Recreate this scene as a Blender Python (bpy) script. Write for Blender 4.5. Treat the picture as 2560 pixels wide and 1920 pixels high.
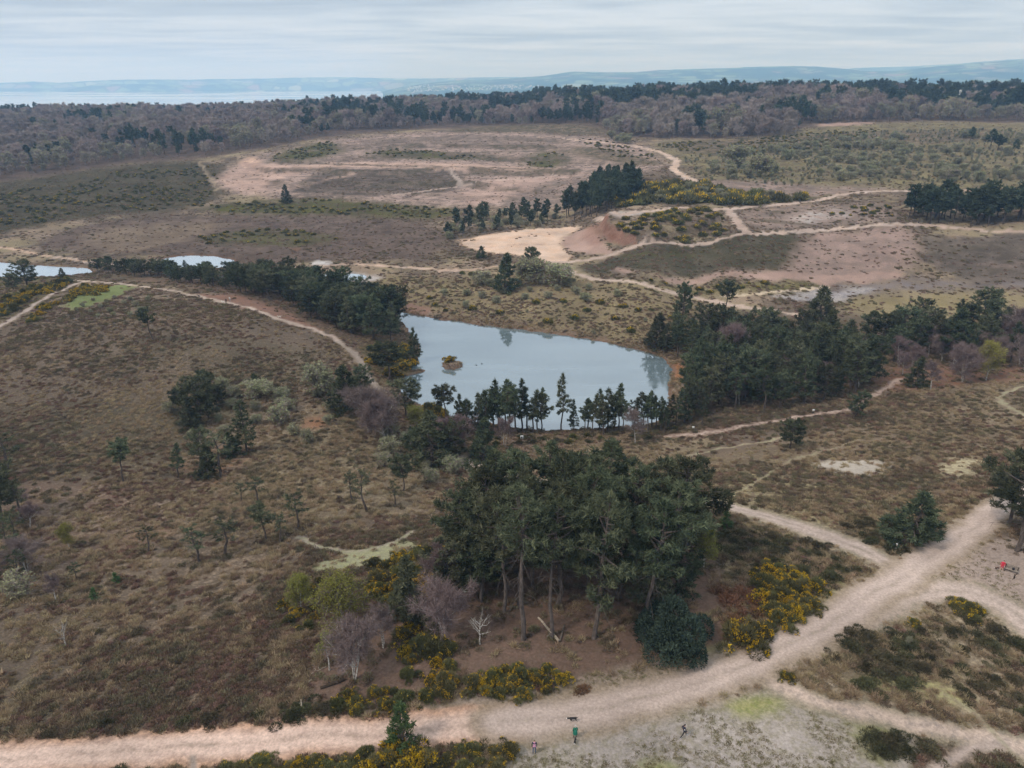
import bpy, math, random
import numpy as np
from mathutils import Vector

# ------------------------------------------------------------------ clear, camera, world, sun, exposure
for o in list(bpy.data.objects):
    bpy.data.objects.remove(o, do_unlink=True)
scene = bpy.context.scene
COL = scene.collection
CAM_H = 60.0
PITCH = math.radians(22.8)
F1024 = 715.0                       # focal length in pixels of a 1024 px wide frame
cam_data = bpy.data.cameras.new('drone_camera')
cam_data.sensor_width = 36.0
cam_data.lens = F1024 / 1024 * 36.0
cam_data.clip_start = 0.5
cam_data.clip_end = 90000
cam = bpy.data.objects.new('drone_camera', cam_data)
cam.location = (0, 0, CAM_H)
cam.rotation_euler = (math.radians(90) - PITCH, 0, 0)
COL.objects.link(cam)
scene.camera = cam

SUN_EL, SUN_AZ = math.radians(48), math.radians(-125)   # sun azimuth measured from +Y towards +X
world = bpy.data.worlds.new('World')
scene.world = world
world.use_nodes = True
wn = world.node_tree
wn.nodes.clear()
def wnode(t, **kw):
    n = wn.nodes.new(t)
    for k, v in kw.items():
        setattr(n, k, v)
    return n
wout = wnode('ShaderNodeOutputWorld')
wbg = wnode('ShaderNodeBackground')
wbg.inputs['Strength'].default_value = 0.10
wsky = wnode('ShaderNodeTexSky', sky_type='NISHITA')
wsky.sun_disc = False
wsky.sun_elevation = SUN_EL
wsky.sun_rotation = SUN_AZ
wtc = wnode('ShaderNodeTexCoord')
wsep = wnode('ShaderNodeSeparateXYZ')
wn.links.new(wtc.outputs['Generated'], wsep.inputs[0])
def wmath(op, a, b=None, clamp=False):
    n = wnode('ShaderNodeMath', operation=op)
    n.use_clamp = clamp
    for i, v in enumerate((a, b)):
        if v is None:
            continue
        if isinstance(v, (int, float)):
            n.inputs[i].default_value = v
        else:
            wn.links.new(v, n.inputs[i])
    return n.outputs[0]
zz = wmath('ADD', wmath('MAXIMUM', wsep.outputs['Z'], 0.0), 0.035)
cx = wmath('DIVIDE', wsep.outputs['X'], zz)
cy = wmath('DIVIDE', wsep.outputs['Y'], zz)
wcomb = wnode('ShaderNodeCombineXYZ')
wn.links.new(cx, wcomb.inputs[0]); wn.links.new(cy, wcomb.inputs[1])
def wnoise(scale, detail, rough, loc):
    mp = wnode('ShaderNodeMapping')
    mp.inputs['Location'].default_value = loc
    mp.inputs['Scale'].default_value = (0.55 * scale, scale, 1)
    wn.links.new(wcomb.outputs[0], mp.inputs[0])
    n = wnode('ShaderNodeTexNoise')
    n.inputs['Scale'].default_value = 1.0
    n.inputs['Detail'].default_value = detail
    n.inputs['Roughness'].default_value = rough
    n.inputs['Distortion'].default_value = 0.35
    wn.links.new(mp.outputs[0], n.inputs['Vector'])
    return n.outputs[0]
cn = wmath('ADD', wmath('MULTIPLY', wnoise(0.42, 5, 0.5, (3.1, 0.7, 0)), 0.55), wmath('MULTIPLY', wnoise(1.2, 4, 0.5, (9.4, 5.2, 0)), 0.45))
wramp = wnode('ShaderNodeValToRGB')
wn.links.new(cn, wramp.inputs[0])
cr = wramp.color_ramp
cr.elements[0].position = 0.40; cr.elements[0].color = (0.36, 0.42, 0.50, 1)
cr.elements[1].position = 0.61; cr.elements[1].color = (0.58, 0.645, 0.72, 1)
e = cr.elements.new(0.52); e.color = (0.49, 0.56, 0.64, 1)
# a pale, even veil close to the horizon, where the cloud sheet is seen edge-on
veil = wnode('ShaderNodeMapRange'); veil.clamp = True
wn.links.new(wsep.outputs['Z'], veil.inputs[0])
veil.inputs[1].default_value = 0.0; veil.inputs[2].default_value = 0.045
veil.inputs[3].default_value = 0.9; veil.inputs[4].default_value = 0.0
wmix1 = wnode('ShaderNodeMixRGB')
wn.links.new(veil.outputs[0], wmix1.inputs[0])
wn.links.new(wramp.outputs[0], wmix1.inputs[1])
wmix1.inputs[2].default_value = (0.42, 0.48, 0.58, 1)
wsc = wnode('ShaderNodeVectorMath', operation='SCALE')
wn.links.new(wmix1.outputs[0], wsc.inputs[0])
# an overcast dome: the cloud sheet grows brighter towards the zenith
dome = wmath('ADD', wmath('MULTIPLY', wmath('MAXIMUM', wsep.outputs['Z'], 0.0), 11.0), 10.0)
wn.links.new(dome, wsc.inputs['Scale'])
wmix2 = wnode('ShaderNodeMixRGB')
wmix2.inputs[0].default_value = 0.88          # a nearly closed cloud sheet over the clear sky
wn.links.new(wsky.outputs[0], wmix2.inputs[1])
wn.links.new(wsc.outputs[0], wmix2.inputs[2])
wn.links.new(wmix2.outputs[0], wbg.inputs[0])
wn.links.new(wbg.outputs[0], wout.inputs[0])

sun_d = bpy.data.lights.new('sun', 'SUN')
sun_d.energy = 1.5
sun_d.angle = math.radians(11)
sun_d.color = (1.0, 0.95, 0.89)
sun = bpy.data.objects.new('sun', sun_d)
sd = Vector((math.sin(SUN_AZ) * math.cos(SUN_EL), math.cos(SUN_AZ) * math.cos(SUN_EL), math.sin(SUN_EL)))
sun.rotation_euler = sd.to_track_quat('Z', 'Y').to_euler()
sun.location = (0, -50, 300)
COL.objects.link(sun)

scene.view_settings.view_transform = 'Standard'
scene.view_settings.look = 'None'
scene.view_settings.exposure = 0.22
scene.view_settings.gamma = 1.0
scene.view_settings.use_curve_mapping = False
scene.render.engine = 'CYCLES'
cyc = scene.cycles
cyc.max_bounces = 5
cyc.diffuse_bounces = 2
cyc.glossy_bounces = 2
cyc.transmission_bounces = 2
cyc.transparent_max_bounces = 4
cyc.volume_bounces = 2
cyc.use_denoising = True
cyc.caustics_reflective = False
cyc.caustics_refractive = False

# ------------------------------------------------------------------ numpy helpers
rng = np.random.default_rng(7)
random.seed(7)
PX = 2212 / 1024.0      # the sketch coordinates below were measured on a 2212 x 1659 view of the place

def lin(r, g, b, k=1.0):
    def f(c):
        c /= 255.0
        return c / 12.92 if c <= 0.04045 else ((c + 0.055) / 1.055) ** 2.4
    return np.array([f(r) * k * 1.03, f(g) * k, f(b) * k * 0.955])

def hashn(ix, iy, s):
    h = (ix.astype(np.int64) * 374761393 + iy.astype(np.int64) * 668265263 + s * 1442695041) & 0xFFFFFFFF
    h = ((h ^ (h >> 13)) * 1274126177) & 0xFFFFFFFF
    h = ((h ^ (h >> 16)) * 2246822519) & 0xFFFFFFFF
    return ((h ^ (h >> 15)) & 0xFFFF) / 65535.0

def vnoise(x, y, s=0):
    ix = np.floor(x); iy = np.floor(y)
    fx = x - ix; fy = y - iy
    fx = fx * fx * (3 - 2 * fx); fy = fy * fy * (3 - 2 * fy)
    a = hashn(ix, iy, s); b = hashn(ix + 1, iy, s)
    c = hashn(ix, iy + 1, s); d = hashn(ix + 1, iy + 1, s)
    return (a * (1 - fx) + b * fx) * (1 - fy) + (c * (1 - fx) + d * fx) * fy

def fbm(x, y, s=0, o=4):
    t = 0; a = 0.5; n = 0
    for i in range(o):
        t = t + a * vnoise(x * 2 ** i + 17.3 * i, y * 2 ** i - 9.1 * i, s + i)
        n += a; a *= 0.5
    return t / n

def sstep(a, b, x):
    t = np.clip((x - a) / (b - a), 0, 1)
    return t * t * (3 - 2 * t)

def ray(u, v):
    x = (u / PX - 512) / F1024
    y = (384 - v / PX) / F1024
    cp, sp = math.cos(PITCH), math.sin(PITCH)
    return x, cp + y * sp, -sp + y * cp       # world X, Y, Z of the line of sight

def sketch(u, v, z):
    """point of the place seen at sketch position u, v that lies at height z"""
    dx, dy, dz = ray(u, v)
    t = (z - CAM_H) / dz
    return dx * t, dy * t

# ------------------------------------------------------------------ terrain heights
CP = [  # u, v, height
 (-200,1659,0),(0,1620,0),(600,1590,0),(1200,1530,0),(1600,1450,0),(1950,1280,0),(2212,1120,.5),(2420,1020,0),(1600,1900,0),(500,1900,0),
 (2400,1900,0),(2212,1600,0),(2212,1350,0),(1600,1659,0),(-200,1900,0),(1150,1400,0),(1000,1300,-1.0),(1300,1250,-1.0),(1250,1140,-3.5),(1300,1060,-7),
 (0,1450,-1.5),(400,1400,-2),(0,1200,-6),(400,1150,-7.5),(700,1200,-5),(650,1030,-10),(0,1000,-10.5),(300,960,-11),(600,920,-13),(0,850,-10),
 (300,800,-9.5),(550,800,-11),(0,740,-7),(300,700,-6),(550,720,-8),(150,640,-6.5),(450,650,-7.5),(740,740,-11.5),(810,830,-14.5),(900,950,-14.5),
 (-250,1000,-10),(-250,800,-9),(-250,1300,-4),(-250,650,-9),
 (700,680,-13),(450,605,-14),(200,590,-16.5),(0,605,-16),(880,680,-17),(1200,722,-16.6),(1420,760,-16.8),(1520,800,-17),(1250,935,-17.2),(1000,905,-17),(850,830,-16.2),
 (1100,800,-19),(1300,840,-19),(1120,955,-16),(1400,940,-16),(1550,930,-14),(1830,885,-12.5),
 (1500,1000,-12),(1700,1000,-8.5),(1600,1080,-4),(1560,1090,-3),(1800,1170,-1),(2000,1000,-4.5),(2150,1000,-3),(2000,880,-9),(2212,860,-7),(2212,950,-3.5),(1850,1200,-.3),
 (1700,800,-16),(1900,760,-15),(2150,780,-12),(1600,700,-17),(2000,680,-16),(2350,750,-11),(2400,880,-5),
 (900,620,-16.5),(1150,640,-13.5),(1350,640,-12),(1300,700,-15.5),(1100,690,-15.7),
 (1050,575,-16),(1190,562,-14),(1000,530,-15),(1240,525,-14),(1170,500,-14),(1255,493,-13.6),(1310,482,-4.5),(1400,485,-5),(1350,462,-3.5),(1500,500,-6),(1320,525,-10),
 (1400,545,-8),(1600,510,-4),(1940,482,-1),(2212,497,-1),(2400,505,-1),
 (1300,580,-13.5),(1500,612,-15),(1800,608,-14.5),(2100,608,-14.5),(2300,625,-14.5),(1500,650,-16),(1900,650,-16),(2212,680,-14),
 (1800,420,1),(2050,412,2),(1600,450,-2),(1480,440,-1),(2120,465,0),(2350,410,2),(1300,468,-8),(1340,410,-4),(1450,380,2),(1460,345,4),(1400,315,6),
 (0,540,-17.5),(200,520,-17.5),(420,562,-18.3),(700,565,-18),(500,500,-18),(800,500,-17.5),(900,545,-17),(300,470,-16.5),(-250,540,-17),(80,585,-18),
 (0,460,-14),(0,390,-10),(250,400,-10),(450,350,-4),(350,440,-15),(600,440,-15),(900,430,-14),(1200,440,-13),(-200,400,-9),
 (600,400,-10),(850,365,-5),(1150,365,-5),(600,350,-2),(850,330,0),(1150,330,1),(720,305,5),(1000,290,8),(1250,300,8),(1000,272,11),
 (0,330,-3),(200,320,0),(400,310,3),(600,295,7),(0,280,5),(300,268,9),(600,264,13),(-200,300,0),
 (1750,265,22),(2212,270,22),(1300,285,12),(1500,280,14),(1900,330,10),(2212,330,12),(1600,330,7),(1900,390,4),(2212,390,4),(1650,390,3),(2400,300,16),
]
pts = []
for u, v, z in CP:
    X, Y = sketch(u, v, z)
    pts.append((math.atan2(X, Y), math.hypot(X, Y), z))
for u, d, z in [(-200,1500,8),(100,1500,9),(400,1500,10),(700,1450,15),(1000,1400,23),(1250,1350,28),(1500,1300,35),(1750,1280,38),(2000,1300,38),(2300,1300,37),
                (100,2100,-12),(700,2100,-12),(1250,2100,-6),(1750,2100,0),(2300,2100,0),(100,2700,-55),(700,2700,-55),(1250,2700,-50),(1750,2700,-45),(2300,2700,-45)]:
    x = (u / PX - 512) / F1024
    pts.append((math.atan2(x, math.cos(PITCH) + 0.42 * math.sin(PITCH)), d, z))
for a in (-0.95, -0.5, 0, 0.5, 0.95):
    pts.append((a, 18.0, 0.0))
for a in (-0.95, 0.95):
    for d, z in ((45, 0), (90, -2), (150, -6), (260, -11), (420, -10), (700, 0), (1300, 20 if a > 0 else 8), (2100, -8), (2700, -50)):
        pts.append((a, d, z))
pts = np.array(pts)
def warp(az, d):
    return az * 2.6, np.log(d)
def kern(r2):
    return 0.5 * r2 * np.log(r2 + 1e-9)
cxp, cyp = warp(pts[:, 0], pts[:, 1])
n = len(pts)
A = np.zeros((n + 3, n + 3))
A[:n, :n] = kern((cxp[:, None] - cxp) ** 2 + (cyp[:, None] - cyp) ** 2) + 2e-4 * np.eye(n)
P3 = np.c_[np.ones(n), cxp, cyp]
A[:n, n:] = P3; A[n:, :n] = P3.T
rb = np.linalg.solve(A, np.r_[pts[:, 2], 0, 0, 0])
def rbf(az, d):
    x, y = warp(az, d)
    out = rb[n] + rb[n + 1] * x + rb[n + 2] * y
    for i in range(n):
        out = out + rb[i] * kern((x - cxp[i]) ** 2 + (y - cyp[i]) ** 2)
    return out

NC = 900
AZ = np.linspace(-0.93, 0.93, NC)
ds = [20.0]
while ds[-1] < 2750:
    d = ds[-1]
    ds.append(d * (1 + 0.0036 + 0.0091 * min(1, max(0, (d - 110) / 800))))
DS = np.array(ds)
NR = len(DS)
aa, dd = np.meshgrid(AZ, DS)          # rows: distance, columns: azimuth
# the height field is smooth, so solve it on a coarser lattice and interpolate
ca = np.linspace(-0.93, 0.93, 226); cl = np.linspace(math.log(20), math.log(DS[-1] + 1), 260)
cA, cL = np.meshgrid(ca, cl)
CZ = rbf(cA, np.exp(cL))
def lattice(G, gx, gy, x, y):
    fx = np.clip((x - gx[0]) / (gx[1] - gx[0]), 0, len(gx) - 1.001)
    fy = np.clip((y - gy[0]) / (gy[1] - gy[0]), 0, len(gy) - 1.001)
    i = fx.astype(int); j = fy.astype(int); fx = fx - i; fy = fy - j
    return (G[j, i] * (1 - fx) + G[j, i + 1] * fx) * (1 - fy) + (G[j + 1, i] * (1 - fx) + G[j + 1, i + 1] * fx) * fy
GX = np.sin(aa) * dd
GY = np.cos(aa) * dd
GZ = lattice(CZ, ca, cl, aa, np.log(dd))
GZ += (fbm(GX / 14, GY / 14, 3, 3) - 0.5) * 1.0 * sstep(60, 140, dd) + (fbm(GX / 3.2, GY / 3.2, 5, 2) - 0.5) * 0.35
GZ += (fbm(GX / 90, GY / 90, 9, 3) - 0.5) * 5.0 * sstep(350, 900, dd)

def ground_z(x, y):
    """terrain height under world points, bilinear on the grid"""
    x = np.asarray(x, float); y = np.asarray(y, float)
    a = np.arctan2(x, y); d = np.hypot(x, y)
    fx = np.clip((a - AZ[0]) / (AZ[1] - AZ[0]), 0, NC - 1.001)
    j = np.clip(np.searchsorted(DS, d) - 1, 0, NR - 2)
    fy = np.clip((d - DS[j]) / (DS[j + 1] - DS[j]), 0, 1)
    i = fx.astype(int); fx = fx - i
    return (GZ[j, i] * (1 - fx) + GZ[j, i + 1] * fx) * (1 - fy) + (GZ[j + 1, i] * (1 - fx) + GZ[j + 1, i + 1] * fx) * fy

def at(u, v):
    """world XY of the ground first met along the line of sight at sketch position u, v"""
    u = np.atleast_1d(np.asarray(u, float)); v = np.atleast_1d(np.asarray(v, float))
    dx, dy, dz = ray(u, v)
    h = np.hypot(dx, dy)
    D = np.exp(np.linspace(math.log(24), math.log(2600), 900))
    X = (dx / h)[:, None] * D; Y = (dy / h)[:, None] * D
    Zr = CAM_H + (dz / h)[:, None] * D
    below = Zr <= ground_z(X, Y)
    k = np.where(below.any(1), below.argmax(1), 899)
    k = np.maximum(k, 1)
    lo = D[k - 1].copy(); hi = D[k].copy()
    for _ in range(14):
        mid = (lo + hi) / 2
        b = CAM_H + dz / h * mid <= ground_z(dx / h * mid, dy / h * mid)
        hi = np.where(b, mid, hi); lo = np.where(b, lo, mid)
    return np.c_[dx / h * hi, dy / h * hi]

def proj(x, y, z):
    """sketch position of a world point"""
    cp, sp = math.cos(PITCH), math.sin(PITCH)
    z = z - CAM_H
    f = y * cp - z * sp
    return (x / f * F1024 + 512) * PX, (384 - (y * sp + z * cp) / f * F1024) * PX

# ------------------------------------------------------------------ water bodies cut into the terrain
def poly_dist(poly, X, Y):
    """signed distance to a polygon, positive inside"""
    inside = np.zeros(X.shape, bool)
    dist = np.full(X.shape, 1e9)
    m = len(poly)
    for i in range(m):
        x0, y0 = poly[i]; x1, y1 = poly[(i + 1) % m]
        c = (y0 > Y) != (y1 > Y)
        with np.errstate(divide='ignore', invalid='ignore'):
            inside ^= c & (X < (x1 - x0) * (Y - y0) / (y1 - y0 + 1e-12) + x0)
        ex, ey = x1 - x0, y1 - y0
        t = np.clip(((X - x0) * ex + (Y - y0) * ey) / (ex * ex + ey * ey + 1e-9), 0, 1)
        dist = np.minimum(dist, np.hypot(X - x0 - t * ex, Y - y0 - t * ey))
    return np.where(inside, dist, -dist)

def smooth_poly(P, it=2):
    P = np.asarray(P, float)
    for _ in range(it):
        Q = np.roll(P, -1, 0)
        P = np.stack([0.75 * P + 0.25 * Q, 0.25 * P + 0.75 * Q], 1).reshape(-1, 2)
    return P

# worked ground: benches cut into the far slope, and the steep-sided mound above the pit
def world_poly(poly): return smooth_poly(at([p[0] for p in poly], [p[1] for p in poly]), 2)
HILLSIDE = world_poly([(470,392),(540,352),(640,325),(760,302),(900,292),(1100,290),(1330,304),(1430,340),(1400,365),(1260,385),(1200,436),(1000,436),(740,416),(570,416)])
MOUND = world_poly([(1306,483),(1330,464),(1400,460),(1545,462),(1552,488),(1480,508),(1400,520),(1340,526),(1314,506)])
box = (GX > HILLSIDE[:, 0].min() - 60) & (GX < HILLSIDE[:, 0].max() + 60) & (GY > HILLSIDE[:, 1].min() - 60) & (GY < HILLSIDE[:, 1].max() + 60)
s = poly_dist(HILLSIDE, GX[box], GY[box]); zt = GZ[box]
st = 4.2; wobz = zt + (fbm(GX[box] / 60, GY[box] / 60, 131, 2) - .5) * 3
fr = wobz / st - np.floor(wobz / st)
GZ[box] = zt + (sstep(.62, .92, fr) - fr) * st * .75 * sstep(0, 30, s)
BENCH = np.zeros(GX.shape); BENCH[box] = sstep(.60, .68, fr) * (1 - sstep(.88, .96, fr)) * sstep(0, 30, s)
box = (GX > MOUND[:, 0].min() - 40) & (GX < MOUND[:, 0].max() + 40) & (GY > MOUND[:, 1].min() - 40) & (GY < MOUND[:, 1].max() + 40)
s = poly_dist(MOUND, GX[box] + (fbm(GX[box] / 6, GY[box] / 6, 141, 3) - .5) * 7, GY[box] + (fbm(GX[box] / 6, GY[box] / 6, 146, 3) - .5) * 9)
GZ[box] += 4.0 * sstep(-2.5, 2.5, s)
CLIFF = np.zeros(GX.shape); CLIFF[box] = sstep(-4.0, -2.0, s) * (1 - sstep(1.5, 3.0, s))

LAKE_Z = -18.0
LAKE = [(845,668),(888,680),(960,691),(1050,703),(1130,714),(1200,721),(1280,734),(1360,751),(1420,766),(1436,774),(1456,795),(1450,825),(1444,850),(1440,885),(1424,912),
        (1380,922),(1280,927),(1200,930),(1140,928),(1060,917),(990,905),(930,888),(880,864),(858,835),(872,812),(905,803),(880,797),(905,780),(908,740),(870,700)]
POND = [(335,566),(360,556),(410,551),(470,554),(520,566),(500,577),(450,580),(400,580),(350,576)]
MERE = [(-160,560),(0,566),(60,572),(120,576),(190,578),(205,590),(150,597),(0,598),(-160,598)]
FLASH = [(655,602),(700,592),(770,590),(800,598),(770,607),(700,612)]
WATERS = []
for name, poly, z in (('lake', LAKE, LAKE_Z), ('pond', POND, None), ('mere', MERE, None), ('flash', FLASH, None)):
    if z is None:
        c = at([np.mean([p[0] for p in poly])], [np.mean([p[1] for p in poly])])[0]
        z = float(ground_z(c[0], c[1])) - 0.15
    W = smooth_poly([sketch(u, v, z) for u, v in poly], 2)
    m = max(30.0, 0.1 * np.abs(W[:, 1]).max())
    box = (GX > W[:, 0].min() - m) & (GX < W[:, 0].max() + m) & (GY > W[:, 1].min() - m) & (GY < W[:, 1].max() + m)
    x = GX[box] + (fbm(GX[box] / 5, GY[box] / 5, 21, 3) - .5) * 2.6
    y = GY[box] + (fbm(GX[box] / 5, GY[box] / 5, 25, 3) - .5) * 2.6
    s = poly_dist(W, x, y)
    zt = GZ[box]
    inner = z - 0.12 - np.minimum(2.5, np.maximum(s, 0) * 0.22)
    out = -s
    rise = np.maximum(zt, z + 0.10 + np.minimum(out, 12) * 0.10)
    w = sstep(0, 9 if name == 'lake' else 14, out)
    outer = (z + 0.10 + 0.22 * np.minimum(out, 12)) * (1 - w) + rise * w
    outer = np.where(out < (40 if name == 'lake' else 30), outer, zt)
    GZ[box] = np.where(s > 0, inner, outer)
    WATERS.append((name, W, z))
# gorse islet in the lake
ISL = sketch(976, 789, LAKE_Z)
r = np.hypot((GX - ISL[0]) / 1.15, (GY - ISL[1]) / 1.25) + (fbm(GX / 1.3, GY / 1.3, 31, 2) - .5) * 1.6
bump = LAKE_Z - 0.6 + 1.9 * (1 - sstep(1.3, 3.3, r))
GZ = np.where(r < 3.6, np.maximum(GZ, bump), GZ)
# mud spit on the west shore
SP0, SP1 = np.array(sketch(868, 812, LAKE_Z)), np.array(sketch(912, 801, LAKE_Z))
ex = SP1 - SP0
t = np.clip(((GX - SP0[0]) * ex[0] + (GY - SP0[1]) * ex[1]) / (ex @ ex), 0, 1)
r = np.hypot(GX - SP0[0] - t * ex[0], GY - SP0[1] - t * ex[1])
GZ = np.where(r < 2.2, np.maximum(GZ, LAKE_Z - 0.35 + 0.75 * (1 - sstep(0.3, 1.6, r))), GZ)

# ------------------------------------------------------------------ ground cover
STRAW = lin(142, 124, 106); STRAW2 = lin(138, 124, 100); HEATHER = lin(104, 91, 79); DARKH = lin(86, 79, 63); BROWN = lin(122, 106, 90)
PALE = lin(172, 155, 145); PALE2 = lin(156, 141, 131); ORANGE = lin(198, 166, 142); GRAVEL = lin(148, 139, 130); GRAVEL2 = lin(130, 122, 102)
PINK = lin(148, 127, 117); PINKBARE = lin(158, 132, 120); GREYB = lin(120, 106, 97); FLOORC = lin(194, 170, 152); REDC = lin(126, 92, 78)
GRASS = lin(124, 128, 74); GRASS2 = lin(142, 138, 88); MOSS = lin(140, 136, 110); LITTER = lin(118, 96, 84); LITTER2 = lin(100, 84, 76); MUD = lin(116, 94, 80)
GREYROCK = lin(168, 160, 154); WOODF = lin(84, 74, 64); RUST = lin(140, 98, 74); GORSEG = lin(86, 84, 46); MAUVE = lin(112, 96, 88)
YGRASS = lin(136, 123, 90)

shape = GX.shape
cA_ = np.empty(shape + (3,)); cB_ = np.empty(shape + (3,)); par = np.empty(shape + (3,))   # par: share of B, relief, scale
big = fbm(GX / 38, GY / 38, 41, 4); mid_ = fbm(GX / 11, GY / 11, 47, 3)
def setall(A, B, rt, bmp):
    cA_[:] = A; cB_[:] = B; par[..., 0] = rt; par[..., 1] = bmp; par[..., 2] = sstep(140, 480, dd)
setall(STRAW, HEATHER, 0.58, 1.0)
par[..., 0] += (big - .5) * 1.5 + (mid_ - .5) * 0.5
t = sstep(.46, .6, fbm(GX / 26, GY / 26, 52, 3))[..., None]
cA_ = cA_ * (1 - t) + STRAW2 * t
veg = np.ones(shape)            # how densely heather and tussocks may stand
WX = GX + (fbm(GX / 7, GY / 7, 61, 3) - .5) * np.clip(dd * 0.022, 2.2, 8)
WY = GY + (fbm(GX / 7, GY / 7, 66, 3) - .5) * np.clip(dd * 0.035, 2.2, 16)
WX1 = GX + (fbm(GX / 2.5, GY / 2.5, 71, 3) - .5) * np.clip(dd * 0.010, 0.6, 5)
WY1 = GY + (fbm(GX / 2.5, GY / 2.5, 76, 3) - .5) * np.clip(dd * 0.016, 0.6, 9)
sel = np.zeros(shape, int)      # which piece of the setting a vertex belongs to (0 = heath)

def lay(mask, A, B=None, ratio=None, bmp=None, vg=None, idx=None):
    """lay a cover over the flat-indexed vertices idx with weight mask"""
    global cA_, cB_
    B = A if B is None else B
    m = mask[:, None]
    fa = cA_.reshape(-1, 3); fb = cB_.reshape(-1, 3); fp = par.reshape(-1, 3); fv = veg.reshape(-1)
    fa[idx] = fa[idx] * (1 - m) + A * m
    fb[idx] = fb[idx] * (1 - m) + B * m
    if ratio is not None: fp[idx, 0] = fp[idx, 0] * (1 - mask) + ratio * mask
    if bmp is not None: fp[idx, 1] = fp[idx, 1] * (1 - mask) + bmp * mask
    if vg is not None: fv[idx] = fv[idx] * (1 - mask) + vg * mask

fX, fY, fWX, fWY, fWX1, fWY1, fD = [q.reshape(-1) for q in (GX, GY, WX, WY, WX1, WY1, dd)]
def patch(poly, A, B=None, ratio=0.5, bmp=0.6, vg=0.5, soft=0.02, tight=False, part=0, strength=1.0, crisp=False):
    W = at([p[0] for p in poly], [p[1] for p in poly])
    W = W if crisp else smooth_poly(W, 2)
    mg = 12 + 0.08 * np.hypot(W[:, 0], W[:, 1]).max()
    idx = np.nonzero((fX > W[:, 0].min() - mg) & (fX < W[:, 0].max() + mg) & (fY > W[:, 1].min() - mg) & (fY < W[:, 1].max() + mg))[0]
    if not len(idx): return
    s = poly_dist(W, (fWX1 if tight else fWX)[idx], (fWY1 if tight else fWY)[idx])
    w = np.maximum(soft * fD[idx], 0.3)
    m = sstep(-w, w, s) * strength
    lay(m, A, B, ratio, bmp, vg, idx)
    if part: sel.reshape(-1)[idx[m > 0.5]] = part

PATHD = np.full(fX.shape, 1e9)
def path(line, width, A, B=None, ratio=0.4, bmp=0.1, soft=0.45, part=0, verge=None, vw=1.0, strength=1.0, ruts=0.0):
    P = at([p[0] for p in line], [p[1] for p in line])
    # Catmull-Rom through the sketched points
    Q = []
    for i in range(len(P) - 1):
        p0, p1, p2, p3 = P[max(i - 1, 0)], P[i], P[i + 1], P[min(i + 2, len(P) - 1)]
        for t in np.linspace(0, 1, 6, endpoint=False):
            Q.append(0.5 * (2 * p1 + (p2 - p0) * t + (2 * p0 - 5 * p1 + 4 * p2 - p3) * t * t + (3 * p1 - p0 - 3 * p2 + p3) * t ** 3))
    Q.append(P[-1]); Q = np.array(Q)
    mg = width + vw + 6
    idx = np.nonzero((fX > Q[:, 0].min() - mg) & (fX < Q[:, 0].max() + mg) & (fY > Q[:, 1].min() - mg) & (fY < Q[:, 1].max() + mg))[0]
    X, Y = fWX1[idx], fWY1[idx]
    dist = np.full(len(idx), 1e9)
    for i in range(len(Q) - 1):
        (x0, y0), (x1, y1) = Q[i], Q[i + 1]
        near = np.nonzero((X > min(x0, x1) - mg) & (X < max(x0, x1) + mg) & (Y > min(y0, y1) - mg) & (Y < max(y0, y1) + mg))[0]
        if not len(near): continue
        ex, ey = x1 - x0, y1 - y0
        t = np.clip(((X[near] - x0) * ex + (Y[near] - y0) * ey) / (ex * ex + ey * ey + 1e-9), 0, 1)
        dist[near] = np.minimum(dist[near], np.hypot(X[near] - x0 - t * ex, Y[near] - y0 - t * ey))
    h = width / 2
    if verge is not None:
        lay((1 - sstep(h + vw * .2, h + vw, dist)) * 0.85, verge[0], verge[1], 0.5, 0.25, 0.1, idx)
    sf = np.maximum(soft * min(width, 3), 0.0012 * fD[idx])
    m = (1 - sstep(h - sf, h + sf * .6, dist)) * strength
    lay(m, A, A if B is None else B, ratio, bmp, 0.0, idx)
    if ruts:
        br = vnoise(fX[idx] / 3.1, fY[idx] / 3.1, 91) * .8 + .3
        lay(np.exp(-((dist - ruts) / .34) ** 2) * .55 * br * (m > .3), A * 1.14, A * 1.08, .4, .05, 0.0, idx)
        lay(np.exp(-(dist / .30) ** 2) * .55 * br * (m > .3), (B if B is not None else A) * .82, GRAVEL2, .5, .15, 0.0, idx)
    PATHD[idx] = np.minimum(PATHD[idx], dist - h)
    if part: sel.reshape(-1)[idx[m > 0.5]] = part

# --- far and middle ground, back to front
patch([(-300,300),(0,255),(600,245),(1300,240),(2212,235),(2600,235),(2600,262),(2212,266),(1750,266),(1640,300),(1330,296),(1290,272),(1000,274),(740,290),(600,318),(480,335),(300,350),(120,375),(-300,420)], WOODF, LITTER2, .5, .4, .2, .01)
patch([(-300,360),(450,250),(700,262),(600,262),(440,258)], GRASS2, GRASS, .4, .2, .1, .01, strength=0.0)
patch([(450,252),(570,252),(575,260),(450,261)], GRASS2, GRASS, .4, .1, .1, .01)
patch([(-300,425),(0,392),(120,378),(300,355),(460,345),(505,372),(500,405),(440,445),(250,462),(80,490),(-300,540)], lin(98, 86, 70), lin(76, 70, 54), .7, .9, .8)
patch([(440,440),(700,430),(980,450),(1000,470),(700,465),(430,462)], DARKH, GORSEG, .5, .9, .5)
patch([(230,470),(500,462),(900,470),(980,500),(960,560),(560,575),(330,548),(120,545),(60,520)], lin(108, 93, 84), lin(88, 76, 68), .5, .6, .5)
patch([(160,505),(300,480),(520,478),(420,505),(330,545),(200,540)], lin(132, 116, 98), BROWN, .5, .5, .4, strength=.6)
patch([(430,512),(540,495),(650,500),(735,515),(690,530),(560,528),(450,528)], DARKH, GORSEG, .5, .9, .5, strength=.8)
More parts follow.
